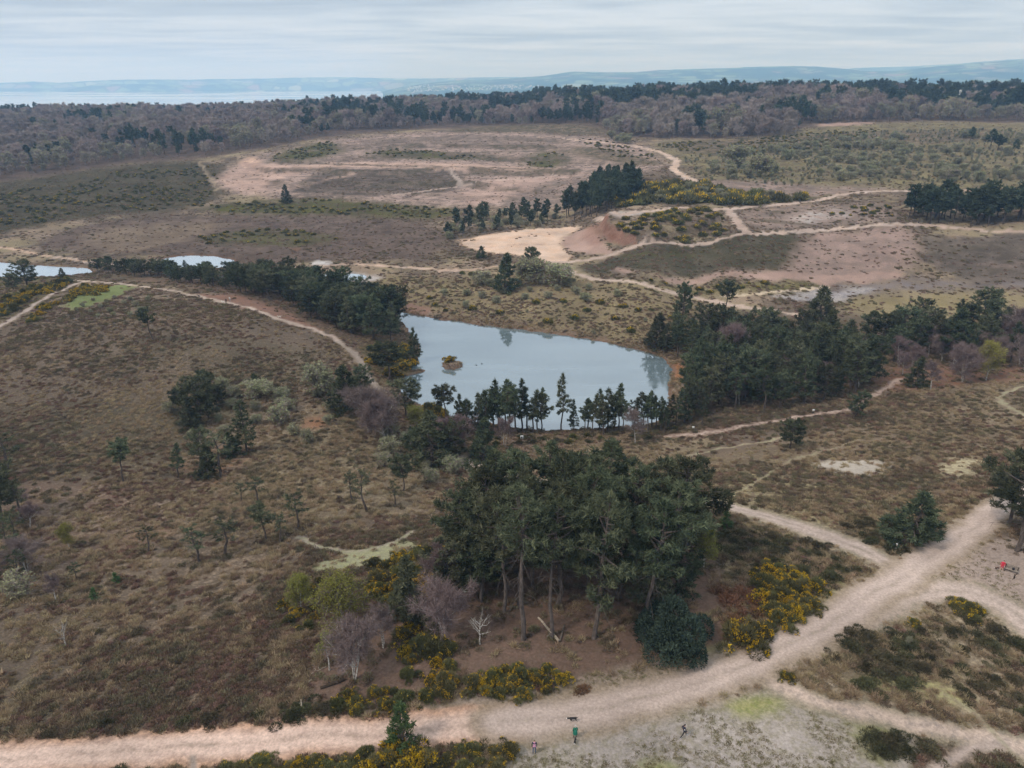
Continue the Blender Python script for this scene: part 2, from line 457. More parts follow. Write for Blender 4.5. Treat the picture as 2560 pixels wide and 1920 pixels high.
patch([(460,385),(520,345),(620,322),(720,300),(860,288),(1000,284),(1200,290),(1340,300),(1450,335),(1440,372),(1270,388),(1215,448),(1000,448),(720,424),(560,424),(480,408)], lin(160, 138, 127), lin(118, 104, 95), .48, .5, .3)
patch([(465,385),(520,362),(610,352),(660,360),(600,392),(550,420),(490,408)], lin(178, 150, 136), lin(160, 136, 124), .4, .2, .1)
patch([(600,362),(760,348),(960,352),(1150,360),(1270,370),(1200,376),(960,366),(760,360),(660,368)], lin(178, 151, 136), lin(164, 140, 127), .4, .15, .05, .006, tight=True)
patch([(622,414),(690,374),(750,365),(972,367),(1010,376),(992,398),(975,414),(860,421),(760,425)], lin(118, 103, 94), lin(88, 78, 69), .6, .7, .55, .008, tight=True, crisp=True)
patch([(1060,392),(1180,384),(1262,386),(1225,436),(1120,446),(1090,420)], lin(122, 106, 97), lin(94, 83, 74), .5, .7, .5, .008, crisp=True)
patch([(770,300),(1000,290),(1250,298),(1180,316),(960,312),(800,318)], lin(138, 120, 110), lin(104, 92, 82), .5, .6, .4, .008, crisp=True)
patch([(1010,402),(1100,382),(1240,378),(1180,395),(1080,440),(985,445)], lin(176, 149, 136), lin(156, 133, 122), .5, .2, .1)
patch([(1080,425),(1200,385),(1260,388),(1215,440),(1120,450)], PINK, GREYB, .55, .6, .3)
patch([(512,350),(545,335),(562,345),(552,360),(520,362)], PINKBARE, ORANGE, .4, .1, 0, .006)
patch([(570,350),(640,318),(715,305),(750,325),(700,342),(620,350)], DARKH, GORSEG, .6, .9, .6)
patch([(780,332),(860,318),(960,330),(1090,338),(1060,346),(900,344)], DARKH, GORSEG, .5, .8, .5)
patch([(1135,350),(1175,325),(1235,340),(1190,362),(1150,362)], DARKH, GORSEG, .6, .8, .6)
patch([(1200,322),(1300,318),(1440,345),(1420,360),(1300,350)], BROWN, DARKH, .5, .7, .5)
patch([(900,282),(1080,268),(1300,272),(1320,290),(1150,284)], BROWN, DARKH, .6, .7, .5)
# upper right scrub
patch([(1380,300),(1640,303),(1750,270),(2212,268),(2600,262),(2600,410),(2212,408),(1800,412),(1520,400),(1480,360)], lin(122, 112, 84), lin(104, 94, 78), .5, .8, .5)
patch([(1400,310),(1600,300),(1760,290),(2212,285),(2212,300),(1800,320),(1560,340)], BROWN, DARKH, .55, .8, .5)
patch([(1500,385),(1800,402),(1950,408),(1800,422),(1560,415)], GREYB, PINK, .4, .4, .2)
patch([(1740,268),(1870,262),(1900,268),(1800,274)], PINKBARE, PINK, .4, .1, 0, .006)
# gorse ridge and its surroundings
patch([(1300,440),(1370,400),(1480,395),(1560,410),(1700,430),(1810,420),(1780,432),(1580,446),(1320,452)], DARKH, GORSEG, .6, .9, .6)
patch([(1580,462),(1680,448),(1790,440),(1900,440),(1950,455),(1940,478),(1760,490),(1640,497),(1600,480)], PINK, GREYB, .6, .6, .4)
patch([(1700,465),(1780,452),(1880,452),(1800,470),(1720,485)], GREYROCK, PINK, .5, .3, .2)
# pit floor, spoil, red face
patch([(1210,512),(1265,490),(1295,520),(1340,545),(1250,548),(1212,535)], PINKBARE, PINK, .35, .15, 0, .006, tight=True)
patch([(1255,515),(1265,488),(1298,478),(1312,490),(1300,530),(1280,535)], REDC, lin(152, 112, 96), .5, .6, 0, .006, tight=True, strength=.45)
patch([(1298,478),(1320,460),(1380,455),(1400,462),(1330,476)], GREYROCK, PALE, .4, .3, 0, .006, tight=True)
patch([(985,527),(1030,510),(1100,500),(1170,494),(1235,486),(1262,490),(1215,510),(1210,535),(1240,552),(1220,568),(1190,574),(1165,560),(1100,548),(1030,542)], FLOORC, ORANGE, .4, .08, 0, .006, tight=True, part=5)
# worked slope under the upper haul road
patch([(1215,578),(1330,552),(1500,525),(1700,507),(1745,505),(1745,590),(1500,596),(1330,592)], lin(98, 89, 76), lin(74, 70, 55), .62, .8, .7, .014)
patch([(1735,505),(1820,500),(1985,492),(1995,590),(1860,598),(1690,600),(1700,580)], lin(130, 113, 104), lin(150, 127, 117), .5, .5, .35, .016)
patch([(1985,500),(2212,505),(2500,515),(2500,600),(2000,596)], lin(106, 95, 86), lin(86, 77, 68), .5, .6, .5, .008)
patch([(1400,590),(1560,586),(1700,590),(1850,585),(1985,596),(1930,606),(1800,616),(1720,608),(1560,600),(1420,600)], PINKBARE, PINK, .4, .1, .05, .008)
patch([(1400,604),(1700,612),(1800,618),(1700,634),(1560,632),(1440,620)], YGRASS, GORSEG, .55, .6, .5)
patch([(1800,622),(1930,604),(2212,600),(2212,615),(1960,622),(1800,640)], GREYB, lin(120, 112, 112), .5, .3, .2)
patch([(1640,640),(1760,628),(1900,612),(1880,632),(1720,655)], GREYROCK, lin(130, 124, 126), .5, .1, .1, .01)
patch([(1780,650),(1960,630),(2260,622),(2400,690),(2100,700),(1860,690)], YGRASS, STRAW2, .5, .5, .4)
patch([(1380,585),(1300,578),(1350,596)], PINKBARE, PINK, .4, .1, .1, .008)
# north of the lake
patch([(760,600),(900,600),(1080,590),(1240,600),(1480,650),(1540,690),(1500,770),(1380,745),(1200,715),(1000,690),(880,670),(800,640)], YGRASS, BROWN, .5, .8, .7)
patch([(890,668),(1000,690),(1150,712),(1300,735),(1420,762),(1400,748),(1280,722),(1100,698),(920,668)], BROWN, MUD, .5, .6, .4, .008)
patch([(1432,782),(1475,782),(1520,806),(1500,836),(1440,822)], lin(150, 108, 78), lin(124, 90, 66), .5, .6, .2, .01)
patch([(860,655),(900,650),(950,672),(920,684),(880,676)], lin(138, 110, 96), MUD, .4, .3, .1, .006)
patch([(590,588),(660,585),(760,590),(800,600),(720,612),(640,606)], lin(158, 126, 110), MUD, .4, .1, .05, .008, tight=True)
patch([(655,596),(740,588),(840,596),(800,612),(700,614)], GREYROCK, lin(140, 124, 118), .45, .15, 0, .008, tight=True)
patch([(670,565),(700,562),(720,570),(690,574)], lin(200, 192, 188), GREYROCK, .4, .1, 0, .006, tight=True)
# --- near ground
patch([(-200,640),(120,625),(260,630),(420,650),(620,700),(740,750),(780,840),(600,900),(200,880),(-200,860)], STRAW, HEATHER, .62, 1, 1, strength=.6)
patch([(-200,900),(300,860),(420,900),(440,980),(300,1000),(-200,1040)], BROWN, DARKH, .66, 1, 1, strength=.7)
patch([(300,700),(600,740),(760,770),(700,830),(520,860),(420,800),(250,780)], BROWN, DARKH, .66, 1, 1, strength=.55)
patch([(560,960),(700,860),(840,930),(980,1030),(940,1110),(740,1130),(560,1100),(430,1060)], STRAW2, BROWN, .45, .9, .7, strength=.8)
patch([(-150,1060),(250,1040),(420,1120),(250,1240),(-150,1290)], STRAW, LITTER, .5, .9, .8, strength=.7)
patch([(380,1000),(460,960),(560,980),(500,1050),(400,1050)], RUST, STRAW, .5, .5, .4, strength=.65)
patch([(660,905),(720,895),(700,925),(660,925)], RUST, lin(150, 108, 86), .4, .4, .2, strength=.8)
patch([(240,1170),(330,1120),(380,1150),(290,1200)], RUST, STRAW, .5, .5, .4, strength=.5)
patch([(-100,1300),(200,1210),(560,1180),(640,1230),(560,1330),(120,1420),(-100,1430)], STRAW, BROWN, .5, .9, .8, strength=.5)
patch([(655,1240),(720,1195),(830,1178),(900,1165),(905,1190),(830,1215),(720,1238)], MOSS, lin(150, 148, 112), .4, .2, .15, .012, tight=True)
patch([(900,930),(1000,1010),(1200,960),(1500,930),(1560,950),(1460,1000),(1200,1040),(960,1060)], BROWN, STRAW2, .5, .7, .6)
patch([(840,900),(960,880),(1080,935),(1240,950),(1100,1000),(960,980)], LITTER, BROWN, .5, .6, .4)
patch([(1100,930),(1500,930),(1560,915),(1560,940),(1100,965)], BROWN, LITTER, .5, .6, .5)
patch([(1460,1000),(1700,950),(2000,880),(2300,850),(2300,960),(2000,1010),(1700,1010),(1520,1040)], STRAW2, BROWN, .55, 1, 1, strength=.9)
patch([(1500,1060),(1620,1010),(1850,1060),(2100,1060),(2120,1100),(1960,1180),(1760,1140),(1600,1100)], lin(162, 150, 114), BROWN, .5, 1, .9, strength=.9)
patch([(1740,1002),(1820,992),(1905,992),(1925,1015),(1880,1036),(1810,1020)], lin(164, 154, 142), GRAVEL, .3, .2, .15, .014)
patch([(2000,1000),(2100,985),(2160,1000),(2120,1030),(2020,1030)], lin(170, 158, 130), STRAW2, .4, .4, .3, .016)
patch([(1640,690),(1900,690),(2300,690),(2300,790),(1960,800),(1830,880),(1500,920),(1520,850),(1480,790)], LITTER, DARKH, .5, .6, .5)
patch([(1870,820),(1960,790),(2212,790),(2300,800),(2100,830),(1960,850)], LITTER, RUST, .4, .7, .6)
patch([(190,595),(420,602),(620,640),(780,700),(900,720),(880,760),(780,770),(740,735),(600,675),(430,630),(250,602)], LITTER, DARKH, .5, .5, .4)
patch([(390,632),(520,640),(600,665),(740,735),(700,716),(600,690),(480,652)], LITTER, lin(140, 104, 88), .45, .3, .1, .008)
patch([(130,660),(180,625),(300,612),(262,640),(210,655),(160,672)], lin(118, 124, 84), lin(108, 114, 74), .4, .15, .05, .008, tight=True)
patch([(-60,590),(60,600),(170,600),(120,640),(0,690),(-60,700)], BROWN, GORSEG, .5, .9, .6)
patch([(790,740),(880,740),(905,800),(870,830),(830,830),(800,790)], lin(118, 104, 74), GORSEG, .45, .8, .5)
# grove floor, clearing, verges
patch([(940,1290),(1060,1180),(1300,1140),(1500,1150),(1560,1250),(1640,1370),(1560,1405),(1380,1420),(1260,1500),(1080,1480),(900,1520),(700,1540),(640,1480),(760,1380)], LITTER, lin(110, 92, 80), .5, .35, .15)
patch([(1500,1180),(1620,1150),(1780,1180),(1860,1240),(1780,1260),(1640,1230)], BROWN, DARKH, .6, 1, 1)
patch([(1540,1260),(1640,1230),(1780,1270),(1790,1310),(1680,1390),(1560,1400)], LITTER, BROWN, .5, .6, .5)
patch([(840,1545),(960,1510),(1150,1480),(1300,1450),(1420,1420),(1560,1400),(1660,1390),(1740,1330),(1800,1280),(1870,1230),(1980,1260),(1800,1420),(1600,1500),(1300,1550),(900,1580)], lin(144, 128, 115), lin(126, 112, 97), .5, .2, .1, .014, tight=True)
patch([(1070,1600),(1200,1560),(1450,1530),(1660,1475),(1860,1540),(2000,1590),(1960,1680),(1900,1800),(900,1800),(1000,1680)], lin(152, 142, 133), GRAVEL2, .42, .25, .0, .014, tight=True, part=4)
patch([(1230,1590),(1420,1570),(1600,1560),(1820,1600),(1700,1700),(1300,1720)], lin(158, 148, 144), GRAVEL, .45, .2, .0, .05, strength=.55)
patch([(1560,1510),(1640,1500),(1720,1515),(1650,1545),(1580,1540)], GRASS2, GRASS, .5, .2, .1, .02, strength=.85)
patch([(1380,1650),(1460,1635),(1490,1670),(1380,1690)], GRASS2, GRASS, .5, .2, .1, .02, strength=.8)
patch([(1830,1570),(1880,1545),(1960,1600),(1900,1640),(1850,1620)], GRASS2, GRASS, .5, .2, .1, .02, strength=.6)
patch([(1640,1380),(1740,1310),(1800,1260),(1850,1240),(1790,1310),(1700,1370),(1560,1412),(1390,1425),(1560,1398)], GRASS2, lin(128, 124, 80), .4, .2, .1, .014, strength=.8)
patch([(1960,1190),(2060,1150),(2130,1095),(2140,1105),(2070,1160),(1990,1210),(1900,1215)], GRASS2, YGRASS, .4, .2, .1, .012, strength=.8)
patch([(1700,1470),(1780,1400),(1900,1330),(2040,1290),(2120,1310),(2300,1400),(2300,1600),(2100,1560),(1900,1520),(1760,1495)], lin(158, 142, 120), lin(124, 110, 92), .5, .6, .38, .014)
patch([(1800,1480),(1940,1440),(2060,1490),(2120,1540),(1960,1520)], lin(156, 148, 108), STRAW2, .4, .4, .3, .016)
patch([(1820,1290),(1960,1240),(2120,1160),(2200,1160),(2400,1250),(2400,1400),(2200,1300),(2080,1270),(1960,1280),(1860,1330)], lin(154, 138, 128), lin(140, 124, 113), .45, .12, .05, .014, tight=True)
patch([(-200,1660),(300,1640),(600,1625),(800,1610),(1000,1600),(1120,1612),(1080,1700),(600,1800),(-200,1800)], STRAW2, DARKH, .55, .8, .5, .014, tight=True)

# terrace banks, regrowth and spoil on the far slopes
for u0, v0, u1, v1, w, A_, B_ in [(600,352,1260,368,2.2,lin(104,92,80),DARKH),(780,338,1100,344,2.0,lin(110,98,84),DARKH),(470,392,640,366,2.4,lin(176,150,134),PINK),(560,420,780,372,1.8,lin(176,150,134),PINK),
                                   (700,412,960,420,2.0,GREYB,HEATHER),(1000,330,1330,322,2.0,lin(112,100,84),DARKH),(820,300,1200,300,1.6,lin(124,110,98),GREYB),(1100,400,1220,430,2.0,GREYB,HEATHER),
                                   (1030,420,1130,386,2.2,lin(178,152,136),PINK),(640,330,860,306,1.8,GREYB,HEATHER),(1600,470,1760,486,1.6,lin(100,88,74),DARKH),(1640,458,1900,446,1.4,GREYB,DARKH),
                                   (1700,545,1990,520,1.6,PINK,GREYB),(1760,575,1980,560,1.4,lin(132,114,104),GREYB),(2000,540,2212,530,1.6,lin(96,86,74),DARKH),(2010,570,2212,575,1.4,PINK,GREYB),(1260,560,1500,545,1.4,DARKH,GORSEG),
                                   (1000,520,1200,503,1.2,lin(184,158,140),ORANGE),(1030,534,1180,528,1.0,lin(176,152,136),PINK)]:
    n_s = 7
    uu_ = np.linspace(u0, u1, n_s); vv_ = np.linspace(v0, v1, n_s)
    k_ = np.random.default_rng(int(u0 + v0)).uniform(.4, 1.5, n_s)
    patch([(a_, b_ - w * c_) for a_, b_, c_ in zip(uu_, vv_, k_)] + [(a_, b_ + w * c_) for a_, b_, c_ in zip(uu_[::-1], vv_[::-1], k_[::-1])], A_, B_, .5, .7, .45, .006, strength=.85)

fb_ = BENCH.reshape(-1); ix = np.nonzero(fb_ > .02)[0]
lay(fb_[ix] * .8 * sstep(.36, .56, fbm(fX[ix] / 25, fY[ix] / 25, 151, 3)), lin(112, 98, 86), DARKH, .55, .8, .6, ix)
fb_ = CLIFF.reshape(-1); ix = np.nonzero((fb_ > .02) & (fX < MOUND[:, 0].min() + 11))[0]
lay(fb_[ix], REDC, lin(148, 118, 104), .5, .9, 0.0, ix)

# --- paths and tracks
DUST = (lin(200, 175, 160), lin(184, 158, 145))
path([(1960,1242),(1870,1192),(1760,1148),(1640,1112),(1540,1088),(1420,1075),(1290,1052),(1160,1042),(1045,1012),(985,985)], 3.6, PALE, PALE2, part=2, verge=(lin(152, 138, 118), GRAVEL2), vw=1.8, ruts=.8)
path([(1860,1335),(1930,1296),(1990,1280),(2060,1276),(2130,1292),(2190,1325),(2280,1395)], 4.0, PALE, PALE2, part=3, verge=(lin(152, 136, 120), GRAVEL2), vw=1.6, ruts=.85)
path([(1640,1442),(1675,1480),(1760,1512),(1900,1548),(2050,1582),(2212,1614),(2330,1645)], 2.3, lin(186, 166, 152), PALE2, part=6, verge=(lin(150, 138, 116), GRAVEL2), vw=1.0)
path([(2170,1612),(2100,1622),(2040,1648),(1990,1690),(1950,1760)], 1.4, PALE, PALE2, part=7, soft=.5)
path([(-200,1640),(0,1638),(150,1632),(300,1620),(600,1598),(900,1576),(1100,1558)], 3.9, DUST[0], DUST[1], part=1, verge=(lin(196, 154, 126), lin(156, 124, 102)), vw=1.0, ruts=.85)
path([(1080,1560),(1200,1548),(1350,1518),(1500,1478),(1650,1422),(1780,1352),(1880,1286),(1960,1238),(2060,1168),(2150,1103),(2250,1040)], 4.0, PALE, lin(176, 158, 148), part=1, soft=.45, verge=(lin(152, 136, 119), lin(138, 122, 103)), vw=1.9, ruts=.95)
path([(-150,790),(-60,742),(0,706),(60,668),(120,632),(170,610)], 2.0, PALE, PALE2, part=8, soft=.3)
path([(150,606),(250,612),(330,622),(430,640),(520,660),(600,688),(680,712),(735,738)], 2.6, lin(176, 156, 142), PALE2, part=8, soft=.3)
path([(735,738),(768,768),(790,800),(812,838)], 2.4, PALE2, lin(150, 136, 118), part=8, soft=.3)
path([(-80,520),(0,533),(100,552),(200,566),(330,582)], 3.2, lin(178, 150, 130), PALE, part=9, soft=.3)
path([(590,581),(700,574),(780,571),(900,579),(1000,583),(1060,577),(1130,572)], 3.4, lin(178, 150, 130), PALE, part=9, soft=.3)
path([(1185,567),(1330,546),(1450,526),(1600,506),(1750,497),(1850,490),(1940,483),(2050,490),(2212,499),(2400,508)], 4.2, lin(172, 150, 136), PALE, part=10, soft=.3)
path([(1198,570),(1240,590),(1330,606),(1420,624),(1500,642),(1570,657),(1640,668),(1720,680)], 3.6, lin(178, 157, 142), PALE, part=11, soft=.3)
path([(1560,640),(1630,636),(1700,628),(1790,621)], 2.2, lin(190, 172, 146), PALE, part=11, soft=.3)
path([(1290,470),(1330,460),(1400,456),(1560,452),(1620,446),(1700,440),(1790,428),(1830,418),(1950,413),(2050,412),(2250,415)], 5.0, lin(174, 152, 138), PALE, part=12, soft=.3)
path([(1575,453),(1590,475),(1612,502)], 4.6, lin(164, 142, 129), PALE, part=12, soft=.3)
path([(1220,300),(1330,311),(1380,317),(1430,330),(1462,347),(1456,366),(1500,392)], 6.0, lin(188, 162, 143), PALE, part=13, soft=.3)
path([(975,366),(988,385),(997,404)], 4.0, lin(176, 160, 148), PALE, soft=.3, strength=.7)
path([(850,421),(980,405),(1100,388),(1210,377)], 4.0, lin(180, 158, 144), PALE, soft=.3, strength=.8)
path([(430,350),(455,385),(470,410)], 3.5, lin(160, 144, 120), STRAW, soft=.3, strength=.6)
path([(640,1160),(700,1182),(760,1192),(830,1180),(892,1148)], 1.0, MOSS, PALE2, soft=.4, part=14)
path([(1470,986),(1560,968),(1640,955),(1700,942)], 1.1, MOSS, STRAW, soft=.4, part=14)
path([(1440,944),(1560,929),(1660,912),(1740,898),(1830,884),(1890,852),(1945,820)], 2.4, lin(168, 148, 136), LITTER, soft=.4, part=15)
path([(2230,905),(2180,880),(2160,866),(2170,850),(2230,828)], 1.1, MOSS, STRAW, soft=.4, part=14)
path([(1520,1110),(1700,1000),(1860,950)], 0.7, MOSS, STRAW, soft=.4, strength=.7)
path([(2212,1660),(2100,1540),(2040,1500)], 0.7, MOSS, STRAW, soft=.4, strength=.6)
path([(418,1640),(422,1690)], 0.8, PALE2, STRAW, soft=.4)
# wheel ruts along the main track: two paler lines
# lake rims
for name, W, z in WATERS:
    m = 20
    idx = np.nonzero((fX > W[:, 0].min() - m) & (fX < W[:, 0].max() + m) & (fY > W[:, 1].min() - m) & (fY < W[:, 1].max() + m))[0]
    zz_ = GZ.reshape(-1)[idx]
    lay(1 - sstep(z + 0.15, z + 0.5, zz_), MUD if name != 'flash' else GREYROCK, lin(104, 80, 66), .4, .3, 0.0, idx)
    d_ = np.hypot(fX[idx] - ISL[0], fY[idx] - ISL[1])
par[..., 0] = np.clip(par[..., 0], 0.02, 0.98)

# ------------------------------------------------------------------ materials
def new_mat(name):
    m = bpy.data.materials.new(name)
    m.use_nodes = True
    m.node_tree.nodes.clear()
    return m, m.node_tree
def N(nt, t, ins=None, **kw):
    nd = nt.nodes.new(t)
    for k, v in kw.items(): setattr(nd, k, v)
    for k, v in (ins or {}).items():
        if hasattr(v, 'bl_idname') or isinstance(v, bpy.types.NodeSocket): nt.links.new(v, nd.inputs[k])
        else: nd.inputs[k].default_value = v
    return nd

def ground_material():
    m, nt = new_mat('heath_ground')
    out = N(nt, 'ShaderNodeOutputMaterial')
    tc = N(nt, 'ShaderNodeTexCoord')
    a = N(nt, 'ShaderNodeAttribute', attribute_name='ColA'); b = N(nt, 'ShaderNodeAttribute', attribute_name='ColB')
    p = N(nt, 'ShaderNodeAttribute', attribute_name='Par')
    sp = N(nt, 'ShaderNodeSeparateColor', {0: p.outputs['Color']})
    n1 = N(nt, 'ShaderNodeTexNoise', {'Vector': tc.outputs['Object'], 'Scale': 1.15, 'Detail': 8.0, 'Roughness': 0.70, 'Distortion': 0.1})
    n2 = N(nt, 'ShaderNodeTexNoise', {'Vector': tc.outputs['Object'], 'Scale': 3.3, 'Detail': 4.0, 'Roughness': 0.7})
    n3 = N(nt, 'ShaderNodeTexNoise', {'Vector': tc.outputs['Object'], 'Scale': 0.06, 'Detail': 5.0, 'Roughness': 0.6})
    n4 = N(nt, 'ShaderNodeTexNoise', {'Vector': tc.outputs['Object'], 'Scale': 0.13, 'Detail': 9.0, 'Roughness': 0.68, 'Distortion': 0.5})
    n14 = N(nt, 'ShaderNodeMix', {0: sp.outputs[2], 2: n1.outputs[0], 3: n4.outputs[0]})
    # threshold: a bigger share of B lowers it
    thr = N(nt, 'ShaderNodeMapRange', {0: sp.outputs[0], 1: 0.0, 2: 1.0, 3: 0.70, 4: 0.30})
    dlt = N(nt, 'ShaderNodeMath', {0: n14.outputs[0], 1: thr.outputs[0]}, operation='SUBTRACT')
    msk = N(nt, 'ShaderNodeMapRange', {0: dlt.outputs[0], 1: -0.11, 2: 0.11, 3: 0.0, 4: 1.0}, interpolation_type='SMOOTHSTEP')
    mix = N(nt, 'ShaderNodeMixRGB', {0: msk.outputs[0], 1: a.outputs['Color'], 2: b.outputs['Color']})
    # grain: mottle stronger where the cover is rough
    g = N(nt, 'ShaderNodeMapRange', {0: n2.outputs[0], 1: 0.25, 2: 0.75, 3: 0.55, 4: 1.40})
    g1 = N(nt, 'ShaderNodeMapRange', {0: n2.outputs[0], 1: 0.25, 2: 0.75, 3: 0.72, 4: 1.26})
    gm = N(nt, 'ShaderNodeMix', {0: sp.outputs[1], 2: g1.outputs[0], 3: g.outputs[0]})
    g3 = N(nt, 'ShaderNodeMapRange', {0: n3.outputs[0], 1: 0.3, 2: 0.7, 3: 0.78, 4: 1.22})
    gg = N(nt, 'ShaderNodeMath', {0: gm.outputs[0], 1: g3.outputs[0]}, operation='MULTIPLY')
    vm = N(nt, 'ShaderNodeVectorMath', {0: mix.outputs[0], 'Scale': gg.outputs[0]}, operation='SCALE')
    hsum = N(nt, 'ShaderNodeMath', {0: msk.outputs[0], 1: n2.outputs[0]}, operation='ADD')
    hgt = N(nt, 'ShaderNodeMath', {0: hsum.outputs[0], 1: sp.outputs[1]}, operation='MULTIPLY')
    bp = N(nt, 'ShaderNodeBump', {'Strength': 0.7, 'Distance': 0.32, 'Height': hgt.outputs[0]})
    df = N(nt, 'ShaderNodeBsdfDiffuse', {'Color': vm.outputs[0], 'Normal': bp.outputs[0], 'Roughness': 0.6})
    nt.links.new(df.outputs[0], out.inputs[0])
    return m
M_GROUND = ground_material()

def mesh_np(name, V, Fc, k, smooth=True):
    """mesh from float array V and an (n, k) index array"""
    me = bpy.data.meshes.new(name)
    Fc = np.ascontiguousarray(Fc, dtype=np.int32)
    me.vertices.add(len(V)); me.vertices.foreach_set('co', np.ascontiguousarray(V, dtype=np.float32).ravel())
    me.loops.add(Fc.size); me.loops.foreach_set('vertex_index', Fc.ravel())
    me.polygons.add(len(Fc)); me.polygons.foreach_set('loop_start', np.arange(0, Fc.size, k, dtype=np.int32))
    me.polygons.foreach_set('loop_total', np.full(len(Fc), k, dtype=np.int32))
    if smooth: me.polygons.foreach_set('use_smooth', np.ones(len(Fc), bool))
    me.update(calc_edges=True)
    return me
def col_attr(me, name, C):
    at_ = me.attributes.new(name, 'FLOAT_COLOR', 'POINT')
    at_.data.foreach_set('color', np.c_[C, np.ones(len(C))].astype(np.float32).ravel())
def tag(o, label=None, cat=None, group=None, kind=None):
    if label: o['label'] = label
    if cat: o['category'] = cat
    if group: o['group'] = group
    if kind: o['kind'] = kind
    return o
def link(name, me, parent=None, mat=None):
    o = bpy.data.objects.new(name, me)
    COL.objects.link(o)
    if parent is not None: o.parent = parent
    if mat is not None and not me.materials: me.materials.append(mat)
    return o

V = np.stack([GX, GY, GZ], -1).reshape(-1, 3)
ii = (np.arange(NR - 1)[:, None] * NC + np.arange(NC - 1)[None, :]).reshape(-1)
quads = np.c_[ii, ii + 1, ii + NC + 1, ii + NC]
fs = sel.reshape(-1)
qsel = np.max(fs[quads], 1) * (np.sum(fs[quads] > 0, 1) >= 3)
PIECES = {0: ('ground', 'brown heather and straw coloured grass heath covering the whole valley'),
          1: ('dirt_track', 'wide pinkish dirt track crossing the foreground from lower edge to right edge'),
          2: ('footpath', 'pale gravel path running from the crossroads past the back of the pine grove'),
          3: ('footpath', 'gravel path curving from the crossroads down to the right picture edge'),
          4: ('gravel_clearing', 'open pale gravel clearing with sparse grass where people walk dogs'),
          5: ('quarry_floor', 'bare pale orange pit floor below the red cliff'),
          6: ('footpath', 'narrow sandy path below the heather triangle leaving the clearing'),
          7: ('footpath', 'short thin path splitting off between two dark heather mounds'),
          8: ('footpath', 'sandy path along the near side of the dark pine belt'),
          9: ('dirt_track', 'orange dirt track crossing the flat valley behind the pine belt'),
          10: ('haul_road', 'long pale haul road rising from the pit floor to the right'),
          11: ('dirt_track', 'pale track dropping from the pit floor toward the lakeside pines'),
          12: ('haul_road', 'upper pale haul road below the scrub field with a short fork'),
          13: ('dirt_track', 'orange track curling round the far gorse slope'),
          14: ('footpath', 'thin trodden pale trails through the heather'),
          15: ('footpath', 'earthy path along the near edge of the lakeside pines')}
fA = cA_.reshape(-1, 3); fB = cB_.reshape(-1, 3); fP = par.reshape(-1, 3)
for k, (nm, lb) in PIECES.items():
    q = quads[qsel == k]
    if not len(q): continue
    uq, inv = np.unique(q, return_inverse=True)
    me = mesh_np(nm, V[uq], inv.reshape(-1, 4), 4)
    col_attr(me, 'ColA', fA[uq]); col_attr(me, 'ColB', fB[uq]); col_attr(me, 'Par', fP[uq])
    tag(link(nm, me, mat=M_GROUND), lb, nm.replace('_', ' '), kind='structure')

# water
def water_material(name, body, gloss, rough, bump, bscale):
    m, nt = new_mat(name)
    out = N(nt, 'ShaderNodeOutputMaterial')
    tc = N(nt, 'ShaderNodeTexCoord')
    nz = N(nt, 'ShaderNodeTexNoise', {'Vector': tc.outputs['Object'], 'Scale': bscale, 'Detail': 3.0})
    bp = N(nt, 'ShaderNodeBump', {'Strength': bump, 'Distance': 0.02, 'Height': nz.outputs[0]})
    mpw = N(nt, 'ShaderNodeMapping', {'Vector': tc.outputs['Object'], 'Scale': (.25, 1, 1), 'Rotation': (0, 0, .35)})
    wnd = N(nt, 'ShaderNodeTexNoise', {'Vector': mpw.outputs[0], 'Scale': bscale * .14, 'Detail': 4.0, 'Roughness': .6})
    rmap = N(nt, 'ShaderNodeMapRange', {0: wnd.outputs[0], 1: .42, 2: .64, 3: rough, 4: rough * 4 + .05})
    bmap = N(nt, 'ShaderNodeMapRange', {0: wnd.outputs[0], 1: .35, 2: .65, 3: .86, 4: 1.14})
    bcol = N(nt, 'ShaderNodeVectorMath', {0: tuple(body), 'Scale': bmap.outputs[0]}, operation='SCALE')
    df = N(nt, 'ShaderNodeBsdfDiffuse', {'Color': bcol.outputs[0]})
    gl = N(nt, 'ShaderNodeBsdfGlossy', {'Color': (.96, .98, 1, 1), 'Roughness': rmap.outputs[0], 'Normal': bp.outputs[0]})
    lw = N(nt, 'ShaderNodeFresnel', {'IOR': 1.33})
    ad = N(nt, 'ShaderNodeMath', {0: lw.outputs[0], 1: gloss}, operation='ADD', use_clamp=True)
    mx = N(nt, 'ShaderNodeMixShader', {0: ad.outputs[0], 1: df.outputs[0], 2: gl.outputs[0]})
    nt.links.new(mx.outputs[0], out.inputs[0])
    return m
M_WATER = water_material('lake_water', (0.15, 0.185, 0.19), 0.25, 0.02, 0.12, 0.9)
M_POND = water_material('pond_water', (0.28, 0.32, 0.34), 0.34, 0.05, 0.15, 0.6)
WL = {'lake': ('lake', 'pale blue lake in the middle of the heath mirroring pines'), 'pond': ('pond', 'small pale pond on the flat valley floor behind the pine belt'),
      'mere': ('pond', 'pale pond at the left edge behind a few dark pines'), 'flash': ('wet_flat', 'pale wet mud flat beside the valley track')}
